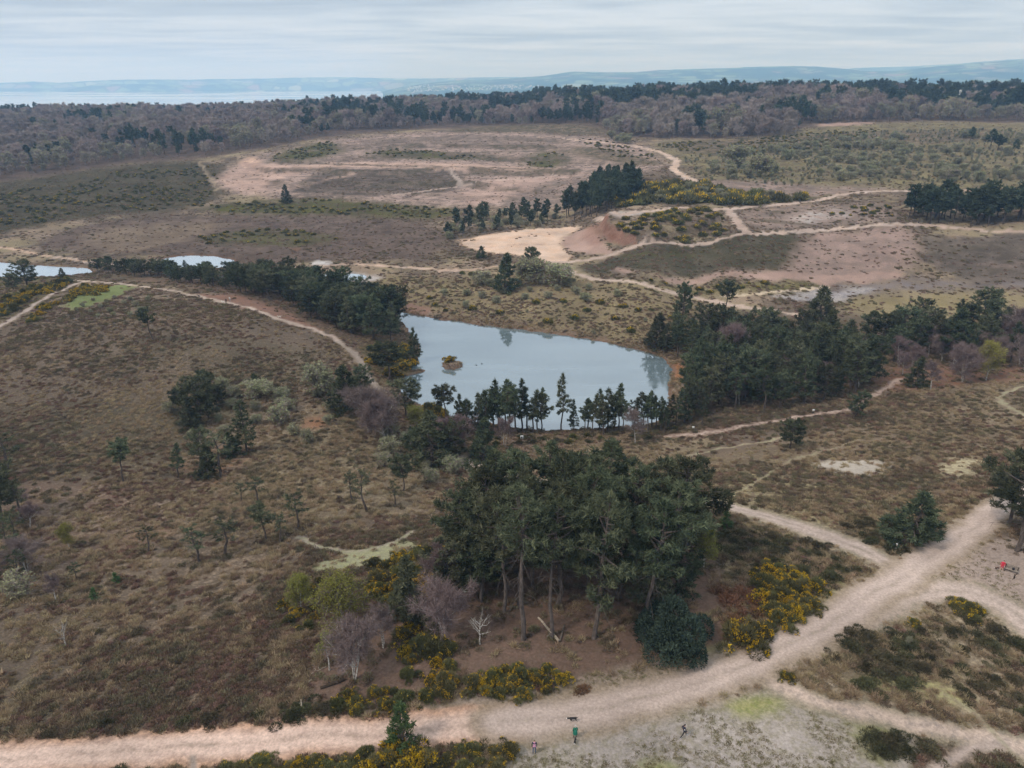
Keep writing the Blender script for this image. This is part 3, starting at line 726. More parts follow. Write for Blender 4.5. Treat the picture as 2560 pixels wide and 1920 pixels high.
for name, W, z in WATERS:
    c = W.mean(0)
    dvec = W - c; L = np.linalg.norm(dvec, axis=1)[:, None]
    We = W + dvec / L * (4.0 if name == 'lake' else 7.0)
    Vv = np.r_[np.c_[We, np.full(len(We), z)], [[c[0], c[1], z]]]
    k = len(We)
    Fw = np.c_[np.arange(k), (np.arange(k) + 1) % k, np.full(k, k)]
    # fan from the middle works for these shapes; wind upwards
    a_ = np.sum(We[:, 0] * np.roll(We[:, 1], -1) - np.roll(We[:, 0], -1) * We[:, 1])
    if a_ < 0: Fw = Fw[:, ::-1]
    nm, lb = WL[name]
    tag(link(nm, mesh_np(nm, Vv, Fw, 3, False), mat=M_WATER if name == 'lake' else M_POND), lb, nm.replace('_', ' '), kind='structure')

# ------------------------------------------------------------------ sea and far hills
SEA_Z = -55.0
def px_az(u, v=180):
    dx, dy, dz = ray(u, v); return math.atan2(dx, dy)
def v_z(v, d, u=1106):
    dx, dy, dz = ray(u, v); return CAM_H + dz / math.hypot(dx, dy) * d
us = np.arange(-700, 2950, 10.0)
hz_az = np.array([px_az(u) for u in us])
def prof(tab):
    return np.interp(us, [t[0] for t in tab], [t[1] for t in tab])
FAR = prof([(-700,184),(0,179),(60,177),(130,179),(200,175),(280,173),(400,173),(520,171),(640,168),(760,167),(880,170),(1000,168),(1100,166),(1300,172),(1700,175),(3000,178)])
MIDH = prof([(-700,205),(100,205),(135,192),(200,183),(300,181),(420,184),(520,180),(640,178),(760,176),(860,177),(940,178),(1060,176),(1150,180),(1300,190),(3000,190)])
MAIN = prof([(-700,240),(760,240),(792,206),(830,196),(880,186),(940,178),(1000,174),(1100,170),(1180,163),(1235,155),(1300,157),(1370,157),(1400,154),(1500,150),(1560,149),(1700,145),(1760,147),(1820,152),(1860,157),(1930,156),(2000,150),(2060,145),(2140,141),(2212,139),(2400,136),(2950,140)])
BACK = prof([(-700,240),(1600,200),(1780,158),(1840,150),(1950,148),(2060,143),(2212,135),(2400,132),(2950,135)])
FOOT = prof([(-700,250),(800,240),(840,212),(900,204),(1100,200),(1300,192),(1500,188),(2950,185)])
ha = np.linspace(-0.78, 0.78, 640)
hd = np.exp(np.linspace(math.log(2450), math.log(16800), 230))
hA, hD = np.meshgrid(ha, hd)
HX, HY = np.sin(hA) * hD, np.cos(hA) * hD
uu = np.interp(hA, hz_az, us)
def ridge(table, dist, wn_, wf_):
    vt = np.interp(uu, us, table)
    crest = CAM_H - (vt - 180.2) / PX / 841.0 * dist      # height of that skyline at its own distance
    s = np.where(hD < dist, (hD - dist) / wn_, (hD - dist) / wf_)
    return crest, np.exp(-s * s)
HZ = np.full(hA.shape, SEA_Z - 14.0)
land = sstep(790, 850, uu)
HZ = np.maximum(HZ, (SEA_Z - 14) + land * 22)
for tab, dist, wn_, wf_ in ((FAR, 15300, 550, 1200), (MIDH, 13500, 380, 800), (MAIN, 11500, 2900, 2300), (BACK, 15500, 1700, 1500), (FOOT, 8200, 1800, 1700)):
    crest, g = ridge(tab, dist, wn_, wf_)
    wob = (fbm(HX / 1500, HY / 1500, 81, 4) - .5) * 70
    zc = (SEA_Z - 14) + (crest - SEA_Z + 14) * g + wob * g * (1 - g) * 3
    HZ = np.maximum(HZ, zc)
HZ += (fbm(HX / 420, HY / 420, 86, 4) - .5) * 16 * sstep(SEA_Z, SEA_Z + 20, HZ) + (fbm(HX / 90, HY / 90, 88, 3) - .5) * 10 * sstep(SEA_Z + 2, SEA_Z + 30, HZ)
ii = (np.arange(len(hd) - 1)[:, None] * len(ha) + np.arange(len(ha) - 1)[None, :]).reshape(-1)
hq = np.c_[ii, ii + 1, ii + len(ha) + 1, ii + len(ha)]
m, nt = new_mat('far_fields')
out = N(nt, 'ShaderNodeOutputMaterial'); tc = N(nt, 'ShaderNodeTexCoord')
nz = N(nt, 'ShaderNodeTexNoise', {'Vector': tc.outputs['Object'], 'Scale': 0.0016, 'Detail': 6.0})
mp = N(nt, 'ShaderNodeMapping', {'Vector': tc.outputs['Object'], 'Scale': (1, 1, 0)})
wob = N(nt, 'ShaderNodeMixRGB', {0: 0.08, 1: mp.outputs[0], 2: nz.outputs['Color']})
vo = N(nt, 'ShaderNodeTexVoronoi', {'Vector': mp.outputs[0], 'Scale': 0.0042, 'Randomness': 1.0})
sc_ = N(nt, 'ShaderNodeSeparateColor', {0: vo.outputs['Color']})
rp = N(nt, 'ShaderNodeValToRGB', {0: sc_.outputs[0]})
rp.color_ramp.interpolation = 'CONSTANT'
cols = [(0, (.05, .08, .045)), (.22, (.12, .16, .08)), (.42, (.17, .22, .12)), (.58, (.20, .18, .13)), (.68, (.24, .16, .13)), (.76, (.03, .05, .03)), (.92, (.28, .30, .19))]
while len(rp.color_ramp.elements) < len(cols): rp.color_ramp.elements.new(0.5)
for el, (p_, c_) in zip(rp.color_ramp.elements, cols): el.position = p_; el.color = (*c_, 1)
vb = N(nt, 'ShaderNodeTexVoronoi', {'Vector': mp.outputs[0], 'Scale': 0.0042}, feature='DISTANCE_TO_EDGE')
hedge = N(nt, 'ShaderNodeMapRange', {0: vb.outputs[0], 1: 0.02, 2: 0.09, 3: 1.0, 4: 0.0})
wood = N(nt, 'ShaderNodeMapRange', {0: nz.outputs[0], 1: 0.52, 2: 0.60, 3: 0.0, 4: 1.0})
mxx = N(nt, 'ShaderNodeMath', {0: hedge.outputs[0], 1: wood.outputs[0]}, operation='MAXIMUM')
mc = N(nt, 'ShaderNodeMixRGB', {0: mxx.outputs[0], 1: rp.outputs[0], 2: (.028, .042, .024, 1)})
df = N(nt, 'ShaderNodeBsdfDiffuse', {'Color': mc.outputs[0]})
nt.links.new(df.outputs[0], out.inputs[0])
hv = np.c_[HX.ravel(), HY.ravel(), HZ.ravel()]
tag(link('hills', mesh_np('hills', hv, hq, 4), mat=m), 'blue hazy hills with fields beyond the far wood', 'hills', kind='structure')

def hill_z(x, y):
    a = np.arctan2(x, y); l = np.log(np.hypot(x, y))
    return lattice(HZ, ha, np.log(hd), a, l)
M_SEA = water_material('sea_water', (0.11, 0.17, 0.25), 0.10, 0.05, 0.3, 0.02)
sv = np.array([(-19000, 2400, SEA_Z), (19000, 2400, SEA_Z), (19000, 17200, SEA_Z), (-19000, 17200, SEA_Z)])
tag(link('sea', mesh_np('sea', sv, np.array([[0, 1, 2, 3]]), 4, False), mat=M_SEA), 'pale sea with a bay beyond the leafless wood', 'sea', kind='structure')

# ------------------------------------------------------------------ haze: one closed box of thin air round everything
HAZE = 1.35e-4
m, nt = new_mat('air')
out = N(nt, 'ShaderNodeOutputMaterial')
pv = N(nt, 'ShaderNodeVolumePrincipled', {'Color': (0.36, 0.64, 1.0, 1), 'Absorption Color': (1, 1, 1, 1), 'Density': HAZE, 'Anisotropy': 0.0})
nt.links.new(pv.outputs[0], out.inputs['Volume'])
x0, x1, y0, y1, z0, z1 = -19500, 19500, -400, 17600, SEA_Z - 20, 470
bv = np.array([(x, y, z) for z in (z0, z1) for y in (y0, y1) for x in (x0, x1)], float)
bf = np.array([(0, 2, 3, 1), (4, 5, 7, 6), (0, 1, 5, 4), (2, 6, 7, 3), (0, 4, 6, 2), (1, 3, 7, 5)])
hz = link('haze', mesh_np('haze', bv, bf, 4, False), mat=m)
tag(hz, 'thin bluish haze filling the air', 'haze', kind='stuff')

# ------------------------------------------------------------------ vegetation builders
def leaf_material(name, c0, c1, rnd=0.25, trans=0.25, hue=0.02):
    """foliage: tint attribute blends two real leaf colours, each plant a little different"""
    m, nt = new_mat(name)
    out = N(nt, 'ShaderNodeOutputMaterial')
    a = N(nt, 'ShaderNodeAttribute', attribute_name='tint')
    mx = N(nt, 'ShaderNodeMixRGB', {0: a.outputs['Fac'], 1: (*c0, 1), 2: (*c1, 1)})
    oi = N(nt, 'ShaderNodeObjectInfo')
    br = N(nt, 'ShaderNodeMapRange', {0: oi.outputs['Random'], 3: 1 - rnd, 4: 1 + rnd})
    r2 = N(nt, 'ShaderNodeMath', {0: oi.outputs['Random'], 1: 7.31}, operation='MULTIPLY')
    r3 = N(nt, 'ShaderNodeMath', {0: r2.outputs[0]}, operation='FRACT')
    hu = N(nt, 'ShaderNodeMapRange', {0: r3.outputs[0], 3: 0.5 - hue, 4: 0.5 + hue})
    hs = N(nt, 'ShaderNodeHueSaturation', {'Hue': hu.outputs[0], 'Value': br.outputs[0], 'Color': mx.outputs[0]})
    df = N(nt, 'ShaderNodeBsdfDiffuse', {'Color': hs.outputs[0]})
    if trans:
        tr = N(nt, 'ShaderNodeBsdfTranslucent', {'Color': hs.outputs[0]})
        ms = N(nt, 'ShaderNodeMixShader', {0: trans, 1: df.outputs[0], 2: tr.outputs[0]})
        nt.links.new(ms.outputs[0], out.inputs[0])
    else:
        nt.links.new(df.outputs[0], out.inputs[0])
    return m
def bark_material(name, c0, c1, scale=3.0, rough=.9, zs=.35):
    m, nt = new_mat(name)
    out = N(nt, 'ShaderNodeOutputMaterial'); tc = N(nt, 'ShaderNodeTexCoord')
    mp = N(nt, 'ShaderNodeMapping', {'Vector': tc.outputs['Object'], 'Scale': (1, 1, zs)})
    nz = N(nt, 'ShaderNodeTexNoise', {'Vector': mp.outputs[0], 'Scale': scale, 'Detail': 5.0, 'Roughness': .7})
    mr = N(nt, 'ShaderNodeMapRange', {0: nz.outputs[0], 1: .38, 2: .62})
    mx = N(nt, 'ShaderNodeMixRGB', {0: mr.outputs[0], 1: (*c0, 1), 2: (*c1, 1)})
    bp = N(nt, 'ShaderNodeBump', {'Strength': .6, 'Distance': .03, 'Height': nz.outputs[0]})
    df = N(nt, 'ShaderNodeBsdfDiffuse', {'Color': mx.outputs[0], 'Normal': bp.outputs[0], 'Roughness': rough})
    nt.links.new(df.outputs[0], out.inputs[0])
    return m
M_NEEDLE = leaf_material('pine_needles', lin(60, 67, 53), lin(110, 113, 87), .34, .25, .035)
M_FARPINE = leaf_material('far_pine_needles', lin(58, 67, 55), lin(94, 102, 80), .28, .25)
M_YOUNG = leaf_material('young_pine_needles', lin(58, 80, 52), lin(100, 120, 78), .15, .2)
M_HOLLY = leaf_material('holly_leaves', lin(48, 60, 52), lin(84, 98, 84), .1, .1)
M_TWIG = leaf_material('bare_twigs', lin(126, 114, 110), lin(164, 150, 142), .28, 0, .02)
M_TWIG2 = leaf_material('birch_twigs', lin(100, 86, 86), lin(132, 114, 110), .15, 0, .015)
M_BUD = leaf_material('opening_leaves', lin(122, 124, 58), lin(160, 158, 84), .15, .3)
M_PALEBUD = leaf_material('willow_leaves', lin(124, 128, 96), lin(166, 166, 130), .15, .3, .015)
M_GORSE = leaf_material('gorse_spines', lin(74, 76, 52), lin(118, 114, 78), .25, .1, .02)
M_BLOOM = leaf_material('gorse_blossom', lin(188, 152, 30), lin(222, 186, 60), .08, .2, .006)
M_HEATHER = leaf_material('heather_sprigs', lin(106, 88, 75), lin(150, 126, 105), .30, .1, .03)
M_DARKHEATH = leaf_material('dark_heather_sprigs', lin(92, 84, 68), lin(130, 118, 96), .25, .1, .03)
M_STRAW = leaf_material('dry_grass', lin(136, 120, 97), lin(178, 157, 127), .2, .2, .015)
M_SCRUB = leaf_material('scrub_sprigs', lin(100, 90, 72), lin(138, 124, 98), .25, .1, .03)
M_LOWHEATH = leaf_material('low_heath_sprigs', lin(116, 98, 86), lin(154, 132, 114), .25, .1, .025)
M_MOUND = leaf_material('heather_mound_sprigs', lin(64, 64, 48), lin(104, 98, 74), .25, .1, .03)
M_BRACKEN = leaf_material('dead_bracken', lin(112, 84, 66), lin(146, 114, 90), .2, .1, .015)
M_BARK = bark_material('pine_bark', lin(74, 66, 62), lin(110, 100, 94), 3)
M_GREYBARK = bark_material('grey_bark', lin(84, 76, 70), lin(126, 116, 106), 4)
M_BIRCH = bark_material('birch_bark', lin(110, 102, 96), lin(206, 200, 192), 2.2, .8, 1.2)
M_DEAD = bark_material('dead_wood', lin(134, 122, 108), lin(186, 172, 154), 6)

class Build:
    def __init__(s, seed): s.r = np.random.default_rng(seed); s.V = []; s.F = []; s.n = 0; s.bl = []; s.ti = []
    def tube(s, pts, rad, k=5):
        """tapered tube through pts (m, 3) with radii rad"""
        pts = np.asarray(pts, float); m = len(pts)
        rad = np.asarray(rad, float)
        tan = np.gradient(pts, axis=0); tan /= np.linalg.norm(tan, axis=1)[:, None] + 1e-9
        ref = np.where(np.abs(tan[:, 2:3]) > .9, [[1., 0, 0]], [[0, 0, 1.]])
        a = np.cross(tan, ref); a /= np.linalg.norm(a, axis=1)[:, None] + 1e-9
        b = np.cross(tan, a)
        th = np.arange(k) * 2 * np.pi / k
        ring = pts[:, None] + rad[:, None, None] * (np.cos(th)[None, :, None] * a[:, None] + np.sin(th)[None, :, None] * b[:, None])
        s.V.append(ring.reshape(-1, 3))
        base = s.n
        i = np.arange(m - 1)[:, None] * k; j = np.arange(k)[None]
        q = np.stack([i + j, i + (j + 1) % k, i + k + (j + 1) % k, i + k + j], -1).reshape(-1, 4) + base
        s.F.append(q[:, [0, 1, 2]]); s.F.append(q[:, [0, 2, 3]])
        s.n += m * k
        tip = base + (m - 1) * k
        s.F.append(np.array([[tip, tip + x, tip + x + 1] for x in range(1, k - 1)]))
    def wood(s, name='trunk'):
        return mesh_np(name, np.concatenate(s.V), np.concatenate(s.F), 3, True)
    def blades(s, P, D, L, W, tint):
        P = np.asarray(P, float); D = D / (np.linalg.norm(D, axis=1)[:, None] + 1e-9)
        side = np.cross(D, s.r.normal(size=D.shape)); side /= np.linalg.norm(side, axis=1)[:, None] + 1e-9
        L = np.broadcast_to(L, len(P))[:, None]; W = np.broadcast_to(W, len(P))[:, None]
        T = np.stack([P - side * W / 2, P + side * W / 2, P + D * L], 1)
        s.bl.append(T.reshape(-1, 3)); s.ti.append(np.repeat(np.broadcast_to(tint, len(P)), 3))
    def foliage(s, name='crown'):
        Vv = np.concatenate(s.bl); me = mesh_np(name, Vv, np.arange(len(Vv)).reshape(-1, 3), 3, False)
        t = me.attributes.new('tint', 'FLOAT', 'POINT'); t.data.foreach_set('value', np.concatenate(s.ti).astype(np.float32))
        s.bl = []; s.ti = []
        return me

UP = np.array([0, 0, 1.0])
def tufts(B, C, O, k, L, W, spread=.9, up=.45):
    """k needle sprays round each centre C, leaning along O"""
    n = len(C)
    D = np.repeat(O * .6 + UP * up, k, 0) + B.r.normal(size=(n * k, 3)) * spread
    P = np.repeat(C, k, 0) + B.r.normal(size=(n * k, 3)) * L * .22
    tint = np.clip(np.repeat(B.r.normal(.45, .32, n), k) + B.r.normal(0, .12, n * k), 0, 1)
    B.blades(P, D, L * B.r.uniform(.7, 1.25, n * k), W * B.r.uniform(.8, 1.3, n * k), tint)

def pine(seed, h, cs, rad, shape, nb, k=9, L=.55, W=.13, dead=0, lean=.0, tk=1.0, twin=False):
    B = Build(seed); r = B.r
    t = np.linspace(0, 1, 9)
    drift = np.c_[np.cumsum(r.normal(0, .012 * h, 9)), np.cumsum(r.normal(0, .012 * h, 9))]
    drift -= drift[0]
    tr = np.c_[drift[:, 0] + lean * h * t ** 1.4, drift[:, 1], t * h * .97]
    r0 = (.012 * h + .05) * tk
    B.tube(tr, r0 * (1 - t) ** .8 + .02, 7)
    C = []; O = []
    for b in range(nb):
        x = (b + r.uniform(0, 1)) / nb
        tt = cs + (1 - cs) * x * .99
        ang = b * 2.4 + r.normal(0, .5)
        if shape == 'cone': pr = (1 - x) ** .75 * 1.0 + .07; slope = .10 - .25 * (1 - x)
        elif shape == 'round': pr = math.sqrt(max(.05, 1 - (1.55 * x - .6) ** 2)) ; slope = .15 + .35 * x
        elif shape == 'umbrella': pr = math.sqrt(max(.08, 1 - x * x * .9)) * (0.55 + .45 * min(1, x * 3)); slope = .3 + .3 * x
        else: pr = (.62 + .5 * math.sin(3.0 * x + .4)) * (1 - .75 * x ** 4); slope = .05 + .3 * x
        ln = rad * pr * r.uniform(.55, 1.18)
        p0 = np.array([np.interp(tt, t, tr[:, i]) for i in range(3)])
        hd_ = np.array([math.cos(ang), math.sin(ang), 0])
        s = np.linspace(0, 1, 4)[:, None]
        br = p0 + hd_ * ln * s + UP * (slope * ln * s + .16 * ln * s ** 2)
        B.tube(br, np.linspace(.028 * ln + .02, .012, 4), 4)
        m = max(3, int(ln * 3.6 + 2))
        s_ = r.uniform(.28, 1.02, m) ** .8
        perp = np.array([-hd_[1], hd_[0], 0])
        w = (1.05 - s_ * .75) * ln * .42
        c = p0 + hd_ * (ln * s_)[:, None] + UP * (slope * ln * s_ + .16 * ln * s_ ** 2 + r.normal(0, .028 * ln + .05, m))[:, None] + perp * (r.uniform(-1, 1, m) * w)[:, None]
        C.append(c); O.append(np.repeat(hd_[None], m, 0) + perp * r.normal(0, .4, (m, 1)))
    # leader
    m = 5
    C.append(tr[-1] + np.c_[r.normal(0, .12, m), r.normal(0, .12, m), r.uniform(-.6, .1, m)]); O.append(np.repeat(UP[None], m, 0))
    for b in range(dead):
        tt = r.uniform(.25, cs + .1); ang = r.uniform(0, 6.28); ln = rad * r.uniform(.35, .85)
        p0 = np.array([np.interp(tt, t, tr[:, i]) for i in range(3)])
        hd_ = np.array([math.cos(ang), math.sin(ang), 0]); s = np.linspace(0, 1, 4)[:, None]
        br = p0 + hd_ * ln * s - UP * (ln * .55 * s ** 1.5)
        B.tube(br, np.linspace(.05, .012, 4), 3)
        for q in range(5):
            s0 = r.uniform(.3, 1); pp = p0 + hd_ * ln * s0 - UP * ln * .55 * s0 ** 1.5
            dv = r.normal(size=3) * [1, 1, .5]; dv /= np.linalg.norm(dv)
            B.tube([pp, pp + dv * ln * .12 - UP * .1, pp + dv * ln * .24 - UP * .35], [.02, .014, .006], 3)
    tufts(B, np.concatenate(C), np.concatenate(O), k, L, W)
    return [('trunk', B.wood(), M_BARK), ('crown', B.foliage(), M_NEEDLE)], h

def bare(seed, h, rad, cs, birch=False, twl=.9, tww=.035, ntw=7, lv=(9, 5, 5), leaf=None, leafn=0, tmat=None, multi=1, leafsz=.16):
    """leafless or budding broadleaf: trunk, limbs, and thousands of fine twigs"""
    B = Build(seed); r = B.r
    P, D = [], []
    for st in range(multi):
        a0 = r.uniform(0, 6.28); off = np.array([math.cos(a0), math.sin(a0), 0]) * (.02 * h if multi > 1 else 0)
        lean = np.array([math.cos(a0), math.sin(a0), 0]) * (r.uniform(.1, .22) if multi > 1 else r.uniform(0, .05)) * h
        t = np.linspace(0, 1, 7)
        top = .88 * h
        tr = off + lean * (t ** 1.3)[:, None] + UP * (t * top)[:, None] + np.cumsum(r.normal(0, .012 * h, (7, 3)) * [1, 1, 0], 0)
        tr[0] = off
        B.tube(tr, (.011 * h + .04) / math.sqrt(multi) * (1 - t) ** .9 + .012, 6)
        for b in range(lv[0] // multi + 1):
            x = r.uniform(0, 1)
            tt = cs + (1 - cs) * x * .95
            p0 = np.array([np.interp(tt, t, tr[:, i]) for i in range(3)])
            ang = b * 2.4 + r.normal(0, .4)
            ln = rad * math.sqrt(max(.12, 1 - (1.35 * x - .35) ** 2)) * r.uniform(.75, 1.05)
            up = r.uniform(.55, 1.1) + .5 * x
            hd_ = np.array([math.cos(ang), math.sin(ang), up]); hd_ /= np.linalg.norm(hd_)
            e1 = p0 + hd_ * ln * 1.05
            midp = (p0 + e1) / 2 + r.normal(0, .06 * ln, 3)
            B.tube([p0, midp, e1], [.012 * ln + .025, .008 * ln + .015, .01], 4)
            for c in range(lv[1]):
                s0 = r.uniform(.3, 1.0)
                q0 = (p0 * (1 - s0) + e1 * s0)
                d2 = hd_ * .5 + r.normal(0, .6, 3) + UP * .25; d2 /= np.linalg.norm(d2)
                l2 = ln * r.uniform(.3, .5)
                q1 = q0 + d2 * l2
                B.tube([q0, q1], [.012 + .004 * ln, .006], 3)
                for g in range(lv[2]):
                    s1 = r.uniform(.2, 1.0); w0 = q0 * (1 - s1) + q1 * s1
                    P.append(np.repeat(w0[None], ntw, 0) + r.normal(0, .05 * ln, (ntw, 3)))
                    dd_ = d2 * .6 + r.normal(0, .7, (ntw, 3)) + (UP * (.15 if not birch else -.05))
                    D.append(dd_)
    P = np.concatenate(P); D = np.concatenate(D); n = len(P)
    B.blades(P, D, twl * r.uniform(.6, 1.3, n), tww, np.clip(r.normal(.5, .28, n), 0, 1))
    tw = B.foliage('twigs')
    parts = [('trunk', B.wood(), M_BIRCH if birch else M_GREYBARK), ('crown', tw, tmat or (M_TWIG2 if birch else M_TWIG))]
    if leaf is not None:
        Dn = D / np.linalg.norm(D, axis=1)[:, None]
        idx = r.integers(0, n, leafn)
        pl = P[idx] + Dn[idx] * (twl * r.uniform(.2, 1.1, leafn))[:, None]
        B.blades(pl, r.normal(size=(leafn, 3)), leafsz * r.uniform(.7, 1.3, leafn), leafsz * .8, np.clip(r.normal(.5, .28, leafn), 0, 1))
        parts.append(('leaves', B.foliage('leaves'), leaf))
    return parts, h

def dome_points(B, n, rx, ry, rz, lobes, skew=.5, rag=0.0):
    """points spread through the outer shell of a lumpy mound"""
    r = B.r
    cen = np.c_[r.uniform(-.55, .55, lobes) * rx, r.uniform(-.55, .55, lobes) * ry, r.uniform(.0, .35, lobes) * rz]
    cen[0] = 0
    size = r.uniform(.42, .72, lobes); size[0] = .75
    if rag:                                         # many smaller lobes set further out: a ragged outline
        cen = np.c_[r.normal(0, .42, lobes) * rx, r.normal(0, .42, lobes) * ry, r.uniform(.0, .72, lobes) * rz]; size = r.uniform(.22, .46, lobes)
        cen[:, 2] *= np.clip(1.25 - np.hypot(cen[:, 0] / rx, cen[:, 1] / ry), .2, 1)
    w = size ** 2; pick = r.choice(lobes, n, p=w / w.sum())
    d = r.normal(size=(n, 3)); d[:, 2] = np.abs(d[:, 2]) * .9 + .02 * r.normal(size=n); d /= np.linalg.norm(d, axis=1)[:, None]
    rr = (r.uniform(.55, 1.0, n) ** skew)[:, None]
    P = cen[pick] + d * rr * size[pick][:, None] * np.array([rx, ry, rz])
    P[:, 2] = np.maximum(P[:, 2], .02)
    return P, d, pick
def shrub(seed, rx, ry, rz, lobes, n, L, W, mat, bloom=0, bl=.16, up=.35, name='foliage', bloompick=.5, rag=0.0):
    B = Build(seed); r = B.r
    P, d, pick = dome_points(B, n, rx, ry, rz, lobes, rag=rag)
    lt = r.normal(.45, .2, lobes)
    B.blades(P, d + UP * up + r.normal(0, .45, (n, 3)), L * r.uniform(.6, 1.3, n), W * r.uniform(.7, 1.3, n), np.clip(lt[pick] + r.normal(0, .2, n), 0, 1))
    parts = [(name, B.foliage(name), mat)]
    if bloom:
        ok = np.nonzero(d[:, 2] > .25)[0]
        # blossom sits in sprays, not evenly
        seeds = P[r.choice(ok, max(3, bloom // 30))]
        near = np.min(np.linalg.norm(P[ok][:, None] - seeds[None], axis=2), 1)
        ok = ok[np.argsort(near)[:int(len(ok) * bloompick)]]
        idx = r.choice(ok, bloom)
        B.blades(P[idx] + d[idx] * L * .55, d[idx] + UP * .6 + r.normal(0, .5, (bloom, 3)), bl * r.uniform(.7, 1.3, bloom), bl * .8, r.uniform(0, 1, bloom))
        parts.append(('blossom', B.foliage('blossom'), M_BLOOM))
    for nm, me, mt in parts:
        me.materials.append(mt)
    return parts, rz

def finish(pr):
    for nm, me, mt in pr[0]:
        if not me.materials: me.materials.append(mt)
    return pr
PINE_TALL = [finish(pine(100 + i, 20, (.36, .50, .42, .55)[i], (4.6, 4.2, 5.0, 4.4)[i], 'tall', (36, 28, 36, 26)[i], 14, .66, .16, dead=(14, 12, 18, 20)[i])) for i in range(4)]
PINE_DEADLIMB = [finish(pine(120, 22, .58, 3.4, 'tall', 32, 9, .62, .15, dead=30))]
PINE_CONE = [finish(pine(130 + i, 12, (.18, .34, .26, .42)[i], (2.6, 2.2, 3.0, 2.4)[i], ('cone', 'cone', 'round', 'tall')[i], (46, 36, 44, 34)[i], 10, .52, .15, lean=(0, .05, -.03, .08)[i])) for i in range(4)]
PINE_ROUND = [finish(pine(140 + i, 10, (.30, .18, .40, .25)[i], (3.0, 3.3, 2.7, 3.2)[i], 'round', 42, 11, .52, .155, lean=(0, .04, .08, -.05)[i])) for i in range(4)]
PINE_UMB = [finish(pine(150 + i, 9, .58, 2.6, 'umbrella', 26, 11, .5, .15, lean=.10)) for i in range(3)]
PINE_BUSHY = [finish(pine(160 + i, 9, .06, 2.9, 'cone', 60, 11, .5, .15)) for i in range(2)]
PINE_YOUNG = [finish(pine(170, 5, .04, 1.5, 'cone', 44, 11, .36, .09))]
PINE_YOUNG[0][0][1] = (PINE_YOUNG[0][0][1][0], PINE_YOUNG[0][0][1][1], M_YOUNG)
PINE_YOUNG[0][0][1][1].materials.clear(); PINE_YOUNG[0][0][1][1].materials.append(M_YOUNG)
PINE_THIN = [finish(pine(180 + i, 8, .45, 1.5, 'round', 16, 7, .42, .10)) for i in range(3)]
PINE_FAR = [finish(pine(190 + i, 14, .35, 3.2, s, 22, 6, 1.1, .42)) for i, s in enumerate(('cone', 'round', 'tall', 'umbrella'))]
for p_ in PINE_FAR:
    p_[0][1][1].materials.clear(); p_[0][1][1].materials.append(M_FARPINE)
OAK_FAR = [finish(bare(200 + i, 13, 5.2, .22, twl=2.0, tww=.17, ntw=4, lv=(16, 6, 5))) for i in range(5)]
OAK_BUD = [finish(bare(210 + i, 11, 4.4, .2, twl=1.7, tww=.15, ntw=4, lv=(14, 5, 5), leaf=M_PALEBUD, leafn=500, leafsz=.6)) for i in range(2)]
BIRCH = [finish(bare(220 + i, 9, 2.6, .3, True, .85, .034, 8, (16, 6, 6), multi=m_)) for i, m_ in enumerate((1, 2, 3))]
BIRCH_WIDE = [finish(bare(225 + i, 7, 3.4, .18, True, .9, .04, 9, (22, 6, 6), multi=3)) for i in range(2)]
BIRCH_LEAF = [finish(bare(230 + i, 9, 3.1, .2, True, .8, .03, 6, (30, 6, 6), leaf=M_BUD, leafn=13000, leafsz=.17)) for i in range(2)]
BIRCH_SLIM = [finish(bare(235, 7, 1.5, .55, True, .6, .03, 6, (9, 5, 5), leaf=M_BUD, leafn=1200, leafsz=.15))]
DEADBIRCH = [finish(bare(238, 6, 2.4, .25, True, .5, .02, 2, (10, 3, 2), tmat=M_DEAD))]
WILLOW = [finish(bare(240 + i, 4, 2.3, .04, False, .8, .05, 6, (16, 5, 4), leaf=M_PALEBUD, leafn=1500, leafsz=.3, multi=4)) for i in range(3)]
GORSE = [shrub(250 + i, 1.5, 1.3, 1.5, 14, 3000, .34, .06, M_GORSE, b_, .13, up=.6, bloompick=f_, rag=1.0) for i, (b_, f_) in enumerate(((800, .3), (240, .15), (2400, .62), (60, .1)))]
GORSE_FAR = [shrub(260 + i, 2.2, 2.0, 1.6, 6, 420, .8, .34, M_GORSE, b_, .45, bloompick=.45) for i, b_ in enumerate((60, 22, 5))]
HEATHB = [shrub(270 + i, 1.5, 1.3, .85, 12, 1700, .26, .07, M_MOUND, 0, up=.5, rag=1.0) for i in range(3)]
HOLLY = [shrub(281, 3.3, 2.6, 4.2, 26, 17000, .22, .12, M_HOLLY, 0, up=.15, rag=1.0)]
BRACKEN = [shrub(285 + i, 1.3, 1.1, .6, 5, 500, .4, .12, M_BRACKEN, 0, up=.3) for i in range(2)]
HEATH_S = [shrub(290 + i, .46, .42, .26, 4, 120, .18, .065, M_HEATHER, 0, up=.6) for i in range(3)]
M_TURF = leaf_material('short_turf', lin(108, 102, 74), lin(150, 138, 108), .25, .1, .02)
TURF_S = [shrub(297 + i, .26, .22, .07, 3, 26, .10, .05, M_TURF, 0, up=.5) for i in range(2)]
DARK_S = [shrub(295 + i, .56, .5, .32, 4, 130, .20, .07, M_DARKHEATH, 0, up=.6) for i in range(3)]
STRAW_S = [shrub(300 + i, .40, .36, .22, 3, 70, .40, .05, M_STRAW, 0, up=.5) for i in range(3)]
HEATH_L = [shrub(305 + i, 1.1, 1.0, .42, 5, 110, .42, .20, M_LOWHEATH, 0, up=.5) for i in range(2)]
DARK_L = [shrub(308 + i, 1.2, 1.1, .5, 5, 110, .45, .22, M_SCRUB, 0, up=.5) for i in range(2)]

